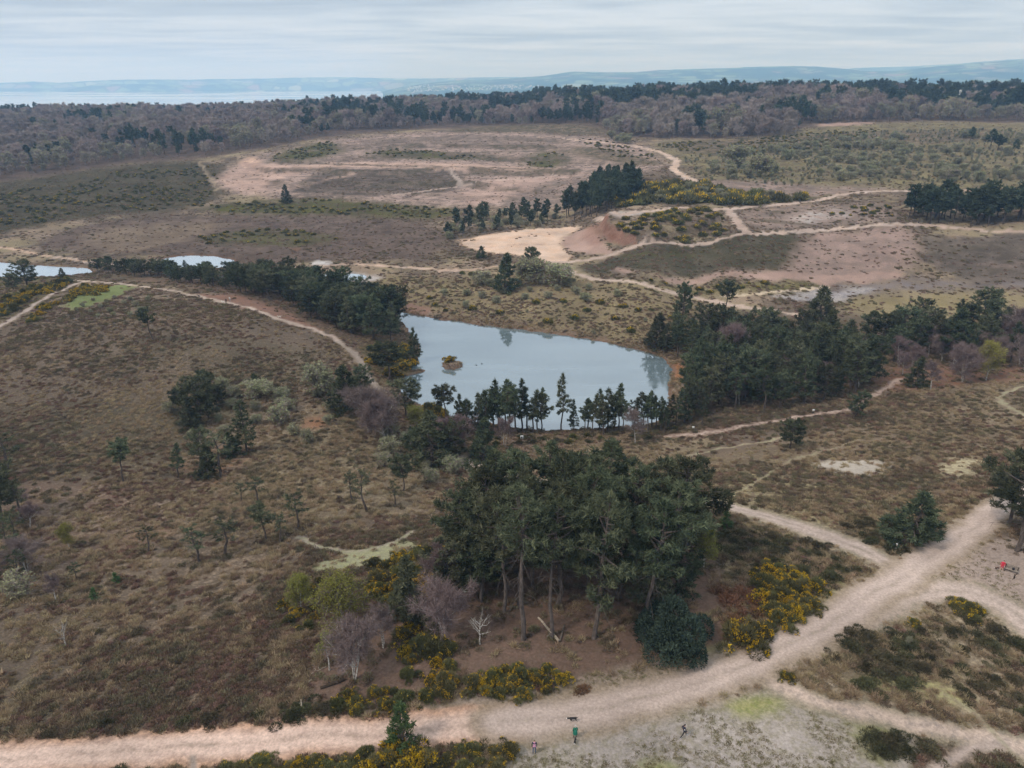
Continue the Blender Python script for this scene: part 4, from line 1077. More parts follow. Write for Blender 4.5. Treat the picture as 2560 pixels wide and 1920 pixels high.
FEET = []
def plant(proto, x, y, h, name, label, cat, group=None, rz=None, sink=.06, sx=1.0, z=None, tilt=0.0):
    """one thing at x, y: an Empty at its foot with a copy of each part"""
    parts, h0 = proto
    k = h / h0
    if cat == 'tree' and x * x + y * y < 270 ** 2: FEET.append((x, y))
    o = bpy.data.objects.new(name, None)
    o.empty_display_size = .3
    o.location = (x, y, (float(ground_z(x, y)) if z is None else z) - sink)
    o.rotation_euler = (tilt, 0, random.uniform(0, 6.283) if rz is None else rz)
    o.scale = (k * sx, k * sx, k)
    COL.objects.link(o)
    tag(o, label, cat, group)
    for nm, me, mt in parts:
        c = bpy.data.objects.new(nm, me)
        COL.objects.link(c); c.parent = o
    return o

def scatter_stuff(name, label, cat, P, scl, protos, tilt=.12):
    """uncountable ground cover or a far mass: ONE object, a point cloud with instances"""
    me = bpy.data.meshes.new(name)
    P = np.asarray(P, float)
    me.vertices.add(len(P)); me.vertices.foreach_set('co', P.astype(np.float32).ravel())
    a = me.attributes.new('scl', 'FLOAT', 'POINT'); a.data.foreach_set('value', np.asarray(scl, np.float32))
    R = np.c_[rng.normal(0, tilt, len(P)), rng.normal(0, tilt, len(P)), rng.uniform(0, 6.283, len(P))].astype(np.float32)
    a = me.attributes.new('rot', 'FLOAT_VECTOR', 'POINT'); a.data.foreach_set('vector', R.ravel())
    a = me.attributes.new('pick', 'INT', 'POINT'); a.data.foreach_set('value', rng.integers(0, len(protos), len(P)).astype(np.int32))
    col = bpy.data.collections.new(name + '_kinds')
    for i, (parts, h0) in enumerate(protos):
        # join the parts of one kind into one mesh so that a pick is one plant
        Vs, Fs, Ts, Ms, off, mats = [], [], [], [], 0, []
        for nm, pm, mt in parts:
            nv = len(pm.vertices); v = np.empty(nv * 3, np.float32); pm.vertices.foreach_get('co', v)
            f = np.empty(len(pm.loops), np.int32); pm.loops.foreach_get('vertex_index', f)
            tt = np.full(nv, .5, np.float32)
            if 'tint' in pm.attributes: pm.attributes['tint'].data.foreach_get('value', tt)
            Vs.append(v.reshape(-1, 3)); Fs.append(f.reshape(-1, 3) + off); Ts.append(tt); Ms.append(np.full(len(f) // 3, len(mats), np.int32)); off += nv
            mats.append(pm.materials[0])
        jm = mesh_np('kind', np.concatenate(Vs), np.concatenate(Fs), 3, False)
        t = jm.attributes.new('tint', 'FLOAT', 'POINT'); t.data.foreach_set('value', np.concatenate(Ts))
        for q in mats: jm.materials.append(q)
        jm.polygons.foreach_set('material_index', np.concatenate(Ms))
        ob = bpy.data.objects.new('%s_kind_%d' % (name, i), jm); col.objects.link(ob)
    ng = bpy.data.node_groups.new(name + '_spread', 'GeometryNodeTree')
    ng.interface.new_socket('Geometry', in_out='INPUT', socket_type='NodeSocketGeometry')
    ng.interface.new_socket('Geometry', in_out='OUTPUT', socket_type='NodeSocketGeometry')
    gi = ng.nodes.new('NodeGroupInput'); go = ng.nodes.new('NodeGroupOutput')
    ip = ng.nodes.new('GeometryNodeInstanceOnPoints')
    ci = ng.nodes.new('GeometryNodeCollectionInfo')
    ci.inputs['Collection'].default_value = col
    ci.inputs['Separate Children'].default_value = True
    ci.inputs['Reset Children'].default_value = True
    def na(nm, t):
        q = ng.nodes.new('GeometryNodeInputNamedAttribute'); q.data_type = t; q.inputs['Name'].default_value = nm; return q.outputs['Attribute']
    ng.links.new(gi.outputs[0], ip.inputs['Points'])
    ng.links.new(ci.outputs[0], ip.inputs['Instance'])
    ip.inputs['Pick Instance'].default_value = True
    ng.links.new(na('pick', 'INT'), ip.inputs['Instance Index'])
    ng.links.new(na('rot', 'FLOAT_VECTOR'), ip.inputs['Rotation'])
    ng.links.new(na('scl', 'FLOAT'), ip.inputs['Scale'])
    ng.links.new(ip.outputs[0], go.inputs[0])
    o = link(name, me)
    md = o.modifiers.new('spread', 'NODES'); md.node_group = ng
    tag(o, label, cat, kind='stuff')
    return o

def in_poly(poly, X, Y):
    ins = np.zeros(X.shape, bool); m = len(poly)
    for i in range(m):
        x0, y0 = poly[i]; x1, y1 = poly[(i + 1) % m]
        c = (y0 > Y) != (y1 > Y)
        ins ^= c & (X < (x1 - x0) * (Y - y0) / (y1 - y0 + 1e-12) + x0)
    return ins
def spread(poly, gap, nmax=400, keep=None, tries=40, seed=0):
    """random spots at least gap apart inside a sketched area, in world metres"""
    W = at([p[0] for p in poly], [p[1] for p in poly])
    r = np.random.default_rng(seed + 11)
    out = []; cell = {}
    lo, hi = W.min(0), W.max(0)
    n = int(min(60000, tries * (hi - lo)[0] * (hi - lo)[1] / gap ** 2 / 4 + 200))
    C = r.uniform(lo, hi, (n, 2))
    C = C[in_poly(W, C[:, 0], C[:, 1])]
    for x, y in C:
        i, j = int(x // gap), int(y // gap)
        if any((x - a) ** 2 + (y - b) ** 2 < gap * gap for q in range(-1, 2) for w in range(-1, 2) for a, b in cell.get((i + q, j + w), ())): continue
        cell.setdefault((i, j), []).append((x, y)); out.append((x, y))
        if len(out) >= nmax: break
    return np.array(out)
def path_gap(x, y):
    """distance beyond the edge of the nearest path at world points, from the grid"""
    a = np.arctan2(x, y); d = np.hypot(x, y)
    i = np.clip(np.round((a - AZ[0]) / (AZ[1] - AZ[0])).astype(int), 0, NC - 1)
    j = np.clip(np.searchsorted(DS, d), 0, NR - 1)
    return PATHD.reshape(shape)[j, i]
def veg_at(x, y):
    a = np.arctan2(x, y); d = np.hypot(x, y)
    i = np.clip(np.round((a - AZ[0]) / (AZ[1] - AZ[0])).astype(int), 0, NC - 1)
    j = np.clip(np.searchsorted(DS, d), 0, NR - 1)
    return veg[j, i], par[j, i, 0]
WET = np.zeros(shape, bool)
for name, W, z in WATERS:
    m = 12
    box = (GX > W[:, 0].min() - m) & (GX < W[:, 0].max() + m) & (GY > W[:, 1].min() - m) & (GY < W[:, 1].max() + m)
    WET[box] |= GZ[box] < z + 0.12
def dry(x, y):
    a = np.arctan2(x, y); d = np.hypot(x, y)
    i = np.clip(np.round((a - AZ[0]) / (AZ[1] - AZ[0])).astype(int), 0, NC - 1)
    j = np.clip(np.searchsorted(DS, d), 0, NR - 1)
    return ~WET[j, i]

# ------------------------------------------------------------------ single trees and named clumps
def height_for(x, y, vtop, u):
    dx, dy, dz = ray(u, vtop)
    d = math.hypot(x, y)
    return max(0.6, CAM_H + dz / math.hypot(dx, dy) * d - float(ground_z(x, y)))
def single(protos, i, u, vb, vt, name, label, cat, sx=1.0, rz=None, tilt=0.0, group=None):
    x, y = at(u, vb)[0]
    return plant(protos[i % len(protos)], x, y, height_for(x, y, vt, u), name, label, cat, group, rz, sx=sx, tilt=tilt)

T = 'tree'
SINGLES = [
 (PINE_DEADLIMB, 0, 1130, 1382, 1040, 'pine_tree', 'front pine of the grove with pale dead limbs hanging down its trunk', T, 1.0),
 (PINE_TALL, 3, 1462, 1235, 972, 'pine_tree', 'broad pine at the right end of the grove, boughs reaching over the gravel path', T, 1.25),
 (PINE_UMB, 0, 333, 736, 664, 'pine_tree', 'lone leaning pine with a flat crown on the heather hill', T, 1.15),
 (PINE_BUSHY, 0, 620, 440, 398, 'conifer_tree', 'lone dark conifer at the foot of the bare pink slope', T, 1.0),
 (PINE_BUSHY, 1, 1967, 1172, 1048, 'pine_tree', 'bushy dark pine rising from heather mounds by the crossroads', T, 1.45),
 (PINE_ROUND, 0, 1708, 972, 905, 'pine_tree', 'round single pine alone on the open heath near the lakeside path', T, 1.35),
 (PINE_UMB, 1, 268, 1042, 955, 'pine_tree', 'spreading thin pine on a bare trunk low on the left slope', T, 1.2),
 (PINE_CONE, 0, 535, 978, 862, 'pine_tree', 'dense bright green pine in the left valley', T, 1.15),
 (PINE_ROUND, 1, 432, 915, 812, 'pine_tree', 'tall loose pine topping the clump on the left slope', T, 1.2),
 (PINE_ROUND, 2, 395, 895, 838, 'pine_tree', 'smaller pine leaning left in the slope clump', T, 1.2),
 (PINE_ROUND, 3, 470, 885, 830, 'pine_tree', 'smaller pine on the right of the slope clump', T, 1.1),
 (PINE_CONE, 1, 385, 1032, 955, 'pine_tree', 'narrow pine in front of the valley clump', T, 1.2),
 (PINE_CONE, 2, 432, 1005, 925, 'pine_tree', 'middle pine of three below the slope clump', T, 1.2),
 (PINE_THIN, 0, 475, 1030, 930, 'pine_tree', 'thin leaning pine beside the dense green one', T, 1.6),
 (PINE_THIN, 0, 560, 1085, 1030, 'pine_tree', 'small round topped pine above the twin saplings', T, 1.8),
 (PINE_CONE, 3, 575, 1168, 1082, 'pine_tree', 'ragged pine in the lowest clump of the left heath', T, 1.3),
 (PINE_THIN, 1, 605, 1172, 1110, 'pine_tree', 'slight pine behind the ragged one on the left heath', T, 1.4),
 (PINE_THIN, 2, 430, 1212, 1130, 'pine_tree', 'left one of two slim pines standing close together on the heath', T, 1.7),
 (PINE_THIN, 1, 485, 1200, 1122, 'pine_tree', 'wider one of two slim pines standing close together on the heath', T, 2.0),
 (PINE_ROUND, 2, 872, 1060, 985, 'pine_tree', 'round headed pine on the slope left of the grove', T, 1.1),
 (PINE_THIN, 0, 760, 1082, 1018, 'pine_tree', 'thin pole pine on the grassy slope left of the grove', T, 1.2),
 (PINE_THIN, 1, 792, 1104, 1015, 'pine_tree', 'second thin pole pine on the grassy slope', T, 1.3),
 (PINE_THIN, 2, 855, 1090, 1035, 'pine_tree', 'shortest thin pine below the round headed one', T, 1.3),
 (PINE_THIN, 1, 645, 1142, 1060, 'pine_tree', 'wispy pine standing over the thin trail', T, 1.5),
 (PINE_THIN, 2, 320, 1192, 1132, 'pine_tree', 'small wispy pine in the middle of the left heath', T, 1.5),
 (PINE_THIN, 0, 168, 1252, 1212, 'pine_tree', 'tiny pine tree on the lower left heath', T, 1.6),
 (PINE_YOUNG, 0, 205, 1295, 1268, 'pine_tree', 'knee high pine sapling on the lower left heath', T, 1.2),
 (PINE_YOUNG, 0, 252, 1258, 1232, 'pine_tree', 'pine sapling right of the tiny pine on the left heath', T, 1.2),
 (PINE_THIN, 2, 520, 1085, 1042, 'pine_tree', 'thin sapling pine above the slim pair', T, 1.4),
 (PINE_BUSHY, 0, 745, 890, 784, 'pine_tree', 'wide dark pine where the sandy path ends', T, 1.15),
 (PINE_ROUND, 3, 785, 870, 795, 'pine_tree', 'pine tucked behind the wide dark one at the path end', T, 1.1),
 (PINE_ROUND, 0, 880, 905, 820, 'pine_tree', 'round pine at the near left corner of the lake', T, 1.3),
 (PINE_UMB, 2, 965, 918, 836, 'pine_tree', 'flat topped pine standing apart at the left of the shore row', T, 1.2),
 (PINE_BUSHY, 1, 930, 1010, 890, 'pine_tree', 'darkest pine in the thicket left of the lakeside row', T, 1.2),
 (PINE_ROUND, 1, 970, 1000, 915, 'pine_tree', 'pine on the right of the thicket below the lake', T, 1.3),
 (PINE_ROUND, 2, 900, 1000, 930, 'pine_tree', 'lower pine on the left of the thicket below the lake', T, 1.3),
 (PINE_BUSHY, 0, 1042, 995, 900, 'pine_tree', 'bushy pine at the top end of the gravel path', T, 1.0),
 (PINE_BUSHY, 1, 893, 1345, 1195, 'pine_tree', 'black green bushy pine among gorse left of the grove', T, .9),
 (PINE_YOUNG, 0, 873, 1618, 1527, 'pine_tree', 'young green pine at the edge of the foreground track', T, 1.15),
 (PINE_YOUNG, 0, 1568, 1142, 1098, 'pine_tree', 'sapling pine at the edge of the gravel path right of the grove', T, 1.1),
 (PINE_TALL, 0, 2196, 1190, 925, 'pine_tree', 'big dark pine cut by the right picture edge above the bench', T, 1.2),
 (PINE_TALL, 1, 2290, 1170, 960, 'pine_tree', 'second big pine behind the bench at the right picture edge', T, 1.3),
 (PINE_ROUND, 3, 2180, 1130, 985, 'pine_tree', 'shorter pine left of the big ones at the right edge', T, 1.3),
 (PINE_BUSHY, 0, 1090, 632, 545, 'pine_tree', 'tall dark pine on the bank beyond the lake', T, 1.1),
 (PINE_ROUND, 2, 1148, 600, 535, 'pine_tree', 'smaller pine behind the tall one beyond the lake', T, 1.0),
 (PINE_BUSHY, 1, 1040, 558, 530, 'pine_tree', 'low bushy pine by the rim of the pit floor', T, 1.3),
 (PINE_ROUND, 0, 720, 625, 590, 'conifer_tree', 'single conifer rising behind the pine belt near the wet flat', T, .8),
 (PINE_CONE, 3, 812, 655, 618, 'pine_tree', 'dark pine standing behind the right end of the belt', T, 1.3),
 (PINE_CONE, 0, 900, 782, 706, 'pine_tree', 'narrow pine with its foot in the water on the left shore', T, 1.1),
 (PINE_ROUND, 1, 60, 620, 562, 'pine_tree', 'loose pine in front of the pond at the left edge', T, 1.6),
 (PINE_ROUND, 3, 30, 628, 590, 'pine_tree', 'dark pine beside the loose one at the left edge', T, 1.4),
 (PINE_BUSHY, 0, 138, 606, 578, 'pine_tree', 'small dark pine standing before the left pond', T, 1.2),
 (PINE_ROUND, 2, 840, 820, 742, 'pine_tree', 'round pine between the sandy path and the lake', T, 1.6),
 (PINE_ROUND, 0, 5, 1120, 1000, 'pine_tree', 'dark pine cut by the left picture edge', T, 1.4),
 (PINE_THIN, 2, 15, 1030, 925, 'pine_tree', 'thin pine at the left picture edge', T, 1.6),
 (PINE_UMB, 0, 2150, 735, 650, 'pine_tree', 'flat topped pine with an open crown in the right wood', T, 1.3),
 (PINE_BUSHY, 1, 1765, 735, 618, 'pine_tree', 'broad layered pine overtopping the right wood', T, 1.25),
 (PINE_BUSHY, 0, 2050, 755, 660, 'pine_tree', 'dense wide conifer in the back of the right wood', T, 1.4),
 (PINE_UMB, 2, 1563, 690, 606, 'pine_tree', 'open pine with a bare trunk by the pale track', T, 1.0),
 (PINE_ROUND, 1, 1475, 690, 612, 'pine_tree', 'pine at the left end of the right wood skyline', T, .9),
 (PINE_BUSHY, 1, 1975, 835, 768, 'pine_tree', 'very dark pine beside the white birch at the right', T, 1.2),
 (PINE_CONE, 2, 1845, 905, 845, 'pine_tree', 'small pine where the lakeside path leaves the wood', T, 1.5),
 # broadleaves
 (BIRCH_LEAF, 0, 742, 1368, 1238, 'birch_tree', 'round birch in yellow green leaf left of the grove', T, 1.08),
 (BIRCH_SLIM, 0, 712, 1448, 1362, 'birch_tree', 'slim white birch with a small green crown', T, 1.0),
 (BIRCH_LEAF, 1, 650, 1318, 1240, 'birch_tree', 'faint greening birch on the heath left of the gorse', T, 1.0),
 (BIRCH_WIDE, 0, 765, 1470, 1350, 'birch_tree', 'leafless birch with pale forked trunk and purple twigs near the logs', T, .9),
 (BIRCH, 1, 828, 1402, 1310, 'birch_tree', 'leafless birch with two crooked white stems', T, 1.0),
 (BIRCH_WIDE, 1, 960, 1372, 1255, 'birch_tree', 'wide grey leafless birch at the left foot of the grove', T, 1.0),
 (DEADBIRCH, 0, 1037, 1392, 1322, 'dead_tree', 'broken dead white birch in front of the grove', T, 1.2),
 (BIRCH, 0, 940, 1290, 1170, 'birch_tree', 'bare tree with a straight pale trunk at the left of the grove', T, 1.1),
 (BIRCH_WIDE, 0, 800, 935, 835, 'birch_tree', 'big mauve leafless birch below the sandy path', T, 1.25),
 (BIRCH_WIDE, 1, 835, 960, 865, 'birch_tree', 'leafless birch right of the big mauve one', T, 1.0),
 (PINE_ROUND, 2, 450, 905, 850, 'pine_tree', 'low wide pine filling the foot of the slope clump', T, 1.2),
 (PINE_BUSHY, 0, 412, 925, 862, 'pine_tree', 'bushy pine in front of the slope clump', T, 1.3),
 (PINE_BUSHY, 1, 448, 1028, 960, 'pine_tree', 'bushy pine between the thin leaning one and the narrow one', T, 1.3),
 (PINE_BUSHY, 0, 505, 985, 930, 'pine_tree', 'dark low pine touching the dense bright green one', T, 1.3),
 (PINE_BUSHY, 1, 555, 840, 805, 'pine_tree', 'small dark pine high on the right of the slope', T, 1.5),
 (BIRCH_WIDE, 1, 990, 985, 905, 'birch_tree', 'pinkish leafless birch behind the gravel path end', T, 1.2),
 (BIRCH, 2, 1090, 965, 895, 'birch_tree', 'bare birch among the left pines of the shore row', T, 1.0),
 (BIRCH_LEAF, 0, 900, 945, 875, 'birch_tree', 'birch coming into leaf at the near left lake corner', T, .8),
 (BIRCH, 0, 1372, 960, 880, 'birch_tree', 'white stemmed birch at the right of the shore row', T, 1.1),
 (BIRCH, 0, 2010, 842, 775, 'birch_tree', 'white branched birch beside the very dark pine', T, 1.1),
 (BIRCH_LEAF, 1, 2130, 822, 735, 'birch_tree', 'budding brownish birch at the right wood edge', T, 1.0),
 (BIRCH_WIDE, 0, 2080, 825, 750, 'birch_tree', 'brown leafless birch left of the budding one', T, 1.0),
 (BIRCH_WIDE, 1, 2180, 760, 665, 'birch_tree', 'mauve leafless birch at the back of the right wood', T, 1.0),
 (BIRCH_WIDE, 0, 1565, 800, 700, 'birch_tree', 'tall pale leafless tree standing out of the right wood', T, .8),
 (WILLOW, 1, 1535, 805, 765, 'willow_bush', 'grey budding willow at the right end of the lake', 'bush', 1.2),
 (WILLOW, 0, 690, 850, 795, 'willow_bush', 'yellow green willow left of the sandy path end', 'bush', 1.3),
 (WILLOW, 2, 605, 915, 880, 'willow_bush', 'small bright green willow in the valley', 'bush', 1.3),
 (WILLOW, 1, 560, 860, 825, 'willow_bush', 'brown budding willow right of the slope clump', 'bush', 1.5),
 (BIRCH_WIDE, 1, 60, 1240, 1165, 'birch_tree', 'pale leafless birch thicket at the left edge', T, 1.1),
 (BIRCH_LEAF, 1, 150, 1185, 1130, 'birch_tree', 'budding birch above the rusty ground at left', T, 1.0),
 (BIRCH, 1, 120, 1300, 1235, 'birch_tree', 'thin leafless birch low on the left heath', T, .9),
 (DEADBIRCH, 0, 142, 1398, 1340, 'dead_tree', 'small grey dead birch in the lower left heather', T, 1.0),
 (WILLOW, 2, 40, 1290, 1245, 'willow_bush', 'lime green willow at the lower left edge', 'bush', 1.2),
 (WILLOW, 0, 1150, 610, 565, 'willow_bush', 'grey willow beside the pines beyond the lake', 'bush', 1.6),
 (WILLOW, 1, 1205, 618, 575, 'willow_bush', 'willow spilling toward the pit track', 'bush', 1.5),
 (WILLOW, 2, 1040, 615, 590, 'willow_bush', 'fresh green willow left of the tall dark bank pine', 'bush', 1.6),
 (BIRCH_LEAF, 1, 1520, 1230, 1140, 'birch_tree', 'greening birch right of the grove', T, .8),
 (WILLOW, 0, 1960, 1395, 1375, 'willow_bush', 'single light green shoot bush in the heather triangle', 'bush', .6),
 (BIRCH_SLIM, 0, 1612, 1370, 1325, 'birch_tree', 'white birch stem by the orange gorse', T, .8),
 (HOLLY, 0, 1452, 1402, 1303, 'holly_bush', 'big black green holly at the front right of the grove', 'bush', 1.0),
]
for pr, i, u, vb, vt, nm, lb, ct, sx in SINGLES:
    single(pr, i, u, vb, vt, nm, lb, ct, sx)

def mass(protos, poly, gap, hmin, hmax, name, label, cat, group, nmax=400, sx=1.0, seed=0, avoid=.6, wet=False, clump=0.0, cs=30.0):
    S = spread(poly, gap, nmax * 3, seed=seed)
    if len(S):
        ok = path_gap(S[:, 0], S[:, 1]) > avoid
        if not wet: ok &= dry(S[:, 0], S[:, 1])
        if clump: ok &= fbm(S[:, 0] / cs, S[:, 1] / cs, 500 + seed, 3) > clump
        S = S[ok][:nmax]
    r = random.Random(seed + 5)
    for x, y in S:
        lb_ = label(x, y) if callable(label) else label
        plant(protos[r.randrange(len(protos))], x, y, r.uniform(hmin, hmax), name, lb_, cat, group, r.uniform(0, 6.28), sx=sx * r.uniform(.88, 1.15))
    return len(S)
ORD = 'first second third fourth fifth sixth seventh eighth ninth tenth eleventh twelfth thirteenth fourteenth fifteenth sixteenth seventeenth eighteenth nineteenth twentieth'.split()
def row(protos, spots, name, label, cat, group, sx=1.0, seed=0):
    r = random.Random(seed)
    base = label
    for q_, (u, vb, vt) in enumerate(sorted(spots)):
        label = base.replace('#', ORD[q_])
        x, y = at(u, vb)[0]
        plant(protos[r.randrange(len(protos))], x, y, height_for(x, y, vt, u), name, label, cat, group, r.uniform(0, 6.28), sx=sx * r.uniform(.9, 1.15))

def wood_zone(x, y):
    u, v = proj(x, y, float(ground_z(x, y)))
    a = 'nearest the lake end' if u < 1560 else 'in the middle' if u < 1830 else 'in the right half' if u < 2040 else 'at the right picture edge'
    b = 'front row' if v > 840 else 'back row' if v < 730 else 'inner'
    return 'dark %s pine %s of the right wood' % (b, a)
def belt_zone(u):
    return 'dark pine in the %s of the long belt beside the sandy path' % ('low far end' if u < 360 else 'middle' if u < 600 else 'tall near end' if u < 780 else 'lakeside tip')
row(PINE_TALL, [(1088,1325,1045),(1192,1378,1080),(1282,1380,1060),(1395,1355,1075),(1425,1305,1030)], 'pine_tree', '# bare trunked pine from the left along the front of the grove', T, 'pines in the front of the grove', .95, 3)
mass(PINE_TALL, [(975,1270),(1080,1320),(1200,1330),(1300,1330),(1400,1290),(1440,1240),(1400,1195),(1250,1180),(1060,1190)], 3.3, 13, 19, 'pine_tree', 'tall dark pine inside the grove beside the crossroads', T, 'pines inside the grove', 46, .98, 21)
row(PINE_CONE + PINE_ROUND[:1], [(1440,925,850),(1458,922,838),(1478,915,845),(1492,890,815),(1500,905,838),(1515,918,850)], 'pine_tree', '# pine from the left where shore row and right wood meet', T, 'pines joining shore row and wood', 1.0, 15)
row(PINE_ROUND + PINE_BUSHY, [(985,1290,1160),(1010,1235,1105),(1040,1300,1180),(1005,1200,1080),(1400,1330,1230),(1455,1290,1190),(1490,1210,1090)], 'pine_tree', '# shaggy lower pine from the left round the sides of the grove', T, 'shaggy pines round the grove', 1.25, 18)
row([PINE_CONE[1], PINE_CONE[3]], [(1002,930,862),(1044,930,848),(1066,936,840),(1092,928,835),(1115,936,830),(1140,930,842),(1160,936,846),(1270,930,858),(1304,938,848),(1336,930,846),(1398,936,850),(1418,930,852),(1436,936,862)], 'pine_tree', '# fuller pine from the left packed between the slender shore pines', T, 'fuller pines of the near shore', 1.15, 25)
row([PINE_CONE[1], PINE_CONE[3], PINE_CONE[0]], [(990,935,850),(1010,940,858),(1032,932,845),(1055,942,838),(1078,935,822),(1100,938,815),(1128,932,812),(1150,936,838),(1170,930,832),(1240,932,862),(1262,932,858),(1278,936,850),(1296,928,842),(1312,934,835),(1326,926,825),(1345,934,855),(1368,928,862),(1388,934,846),(1408,926,840),(1428,932,858)],
    'pine_tree', '# slender pine from the left in the near shore row', T, 'pines on the near lake shore', .95, 5)
single(PINE_CONE, 1, 1212, 932, 808, 'pine_tree', 'tallest lone pine in the gap of the shore row', T, .8)
BELT = spread([(188,590),(300,600),(470,622),(620,664),(755,724),(860,748),(905,738),(885,708),(770,664),(660,628),(450,598),(260,584)], 3.5, 400, seed=31)
BELT = BELT[(path_gap(BELT[:, 0], BELT[:, 1]) > .8) & dry(BELT[:, 0], BELT[:, 1])]
bu, bv_ = proj(BELT[:, 0], BELT[:, 1], ground_z(BELT[:, 0], BELT[:, 1]))
rr_ = random.Random(36)
BP = PINE_ROUND + PINE_CONE[:2]
for k_ in rr_.sample(range(len(BELT)), min(118, len(BELT))):
    plant(BP[rr_.randrange(len(BP))], BELT[k_][0], BELT[k_][1], float(np.interp(bu[k_], [200, 420, 620, 880], [5.2, 6.8, 10.2, 12.5])) * rr_.uniform(.82, 1.15), 'pine_tree',
          belt_zone(bu[k_]), T, 'pines of the long belt', rr_.uniform(0, 6.28), sx=1.2 * rr_.uniform(.9, 1.15))
mass(PINE_CONE + PINE_ROUND[:2] + PINE_BUSHY[:1], [(1395,742),(1455,772),(1502,805),(1492,850),(1482,905),(1640,890),(1820,866),(1885,828),(1860,775),(1720,748),(1560,738)], 4.4, 9, 14.5, 'pine_tree', wood_zone, T, 'pines of the right wood', 92, 1.05, 41)
mass(PINE_CONE + PINE_ROUND + PINE_UMB[:1], [(1860,800),(1950,785),(2212,785),(2330,760),(2240,715),(2000,712),(1850,735)], 8.0, 8.5, 13.5, 'pine_tree', wood_zone, T, 'pines of the right wood', 30, 1.15, 42)
mass(HEATHB + GORSE[3:], [(1000,945),(1250,945),(1480,925),(1480,940),(1250,958),(1000,962)], 3.2, .6, 1.3, 'heather_bush', 'dark low bush under the near shore pines', 'bush', 'bushes under the shore pines', 26, 1.2, 47)
mass(BIRCH_WIDE, [(1880,790),(2212,760),(2250,800),(1960,815)], 9, 5, 8, 'birch_tree', 'leafless brown birch among the loose pines at the right edge', T, 'birches at the right edge', 12, 1.0, 46)
mass(BIRCH, [(1500,800),(1900,780),(2212,740),(2212,790),(1900,850),(1560,890)], 9, 7, 10, 'birch_tree', 'leafless birch inside the right wood', T, 'birches in the right wood', 20, 1.0, 43)
mass(PINE_FAR, [(1948,484),(2100,490),(2330,497),(2330,470),(2100,466),(1975,462)], 4.6, 12, 17, 'conifer_tree', 'dark pine in the dense block below the upper haul road', T, 'pines of the dense far block', 95, 1.15, 51)
mass(PINE_FAR, [(1215,474),(1290,468),(1350,446),(1385,420),(1365,402),(1300,412),(1270,440)], 5.0, 12, 19, 'conifer_tree', 'dark conifer in the tall clump above the pit floor', T, 'conifers above the pit floor', 60, .95, 53)
mass(PINE_FAR, [(960,520),(1060,500),(1160,490),(1215,470),(1100,465),(980,490)], 8, 6, 12, 'conifer_tree', 'dark conifer along the rim of the pit floor', T, 'conifers along the pit rim', 42, 1.0, 57)
row(PINE_FAR, [(62,348,312),(85,345,310),(108,344,312),(128,340,306),(152,338,304),(165,336,304),(635,278,254),(690,272,262),(2095,305,275),(2140,318,278),(2155,325,290),(2190,332,300)], 'conifer_tree', 'dark pine standing out among the paler far trees', T, 'dark pines among the far trees', 1.2, 7)

mass(PINE_THIN + BIRCH[:1], [(-10,1130),(50,1100),(85,1180),(60,1260),(-10,1270)], 3.5, 5, 8, 'pine_tree', 'thin straggling tree in the thicket at the left picture edge', T, 'thicket at the left edge', 9, 1.3, 59)
mass(PINE_ROUND + PINE_BUSHY[:1], [(365,880),(430,850),(500,870),(490,925),(400,930)], 4.0, 5, 8, 'pine_tree', 'pine filling the clump on the left slope', T, 'pines of the slope clump', 2, 1.0, 64)
mass(WILLOW, [(340,900),(430,840),(600,830),(640,880),(520,930),(400,950)], 5.5, 1.5, 3.2, 'willow_bush', 'leafless brown scrub round the slope clump', 'bush', 'scrub of the slope clump', 20, 1.3, 62)
mass(WILLOW, [(560,890),(700,850),(760,900),(700,960),(600,960)], 6.5, 1.6, 3.0, 'willow_bush', 'leafless bush in the valley below the big mauve birch', 'bush', 'bushes in the valley', 12, 1.2, 60)
# gorse bushes
G = 'bush'
mass(GORSE[:3], [(1648,1238),(1700,1240),(1770,1285),(1785,1300),(1720,1345),(1672,1350),(1648,1300)], 1.35, 1.3, 2.1, 'gorse_bush', 'orange yellow gorse bush in the big flowering clump by the track', G, 'flowering gorse clump by the track', 26, 1.0, 61)
row(GORSE[:1], [(1600,1390,1350),(1630,1380,1345)], 'gorse_bush', 'gorse bush at the lower tip of the flowering clump', G, 'gorse at the tip of the clump', .9, 1)
mass(GORSE, [(870,1350),(930,1365),(1000,1430),(985,1480),(900,1485),(870,1430)], 1.7, 1.1, 1.9, 'gorse_bush', 'flowering gorse bush on the bank left of the grove', G, 'gorse on the bank left of the grove', 34, 1.0, 63)
mass(GORSE, [(1000,1500),(1080,1455),(1190,1455),(1225,1485),(1140,1505),(1040,1515)], 1.5, 1.0, 1.7, 'gorse_bush', 'gorse bush at the front of the grove above the track', G, 'gorse above the track', 24, 1.0, 65)
mass(GORSE[:2] + GORSE[3:], [(700,1545),(760,1500),(880,1490),(980,1500),(900,1520),(760,1550)], 1.7, .9, 1.5, 'gorse_bush', 'low gorse bush between the logs and the track', G, 'gorse between logs and track', 22, 1.0, 66)
mass(GORSE[1:2] + GORSE[3:], [(430,1668),(560,1646),(700,1636),(850,1630),(930,1612),(1020,1612),(1105,1625),(1090,1668),(800,1690)], 1.25, .7, 1.05, 'gorse_bush', 'dark gorse bush along the bottom edge below the track', G, 'gorse along the bottom edge', 60, 1.25, 67)
row(GORSE[2:3], [(790,1672,1640),(905,1650,1610),(860,1640,1605),(640,1668,1645)], 'gorse_bush', 'yellow flowering gorse bush at the bottom edge', G, 'yellow gorse at the bottom edge', .9, 2)
mass(GORSE, [(800,1220),(900,1200),(960,1190),(990,1240),(920,1300),(860,1320),(800,1280)], 1.9, 1.1, 2.0, 'gorse_bush', 'gorse bush behind the yellow green birch', G, 'gorse behind the yellow green birch', 26, 1.0, 69)
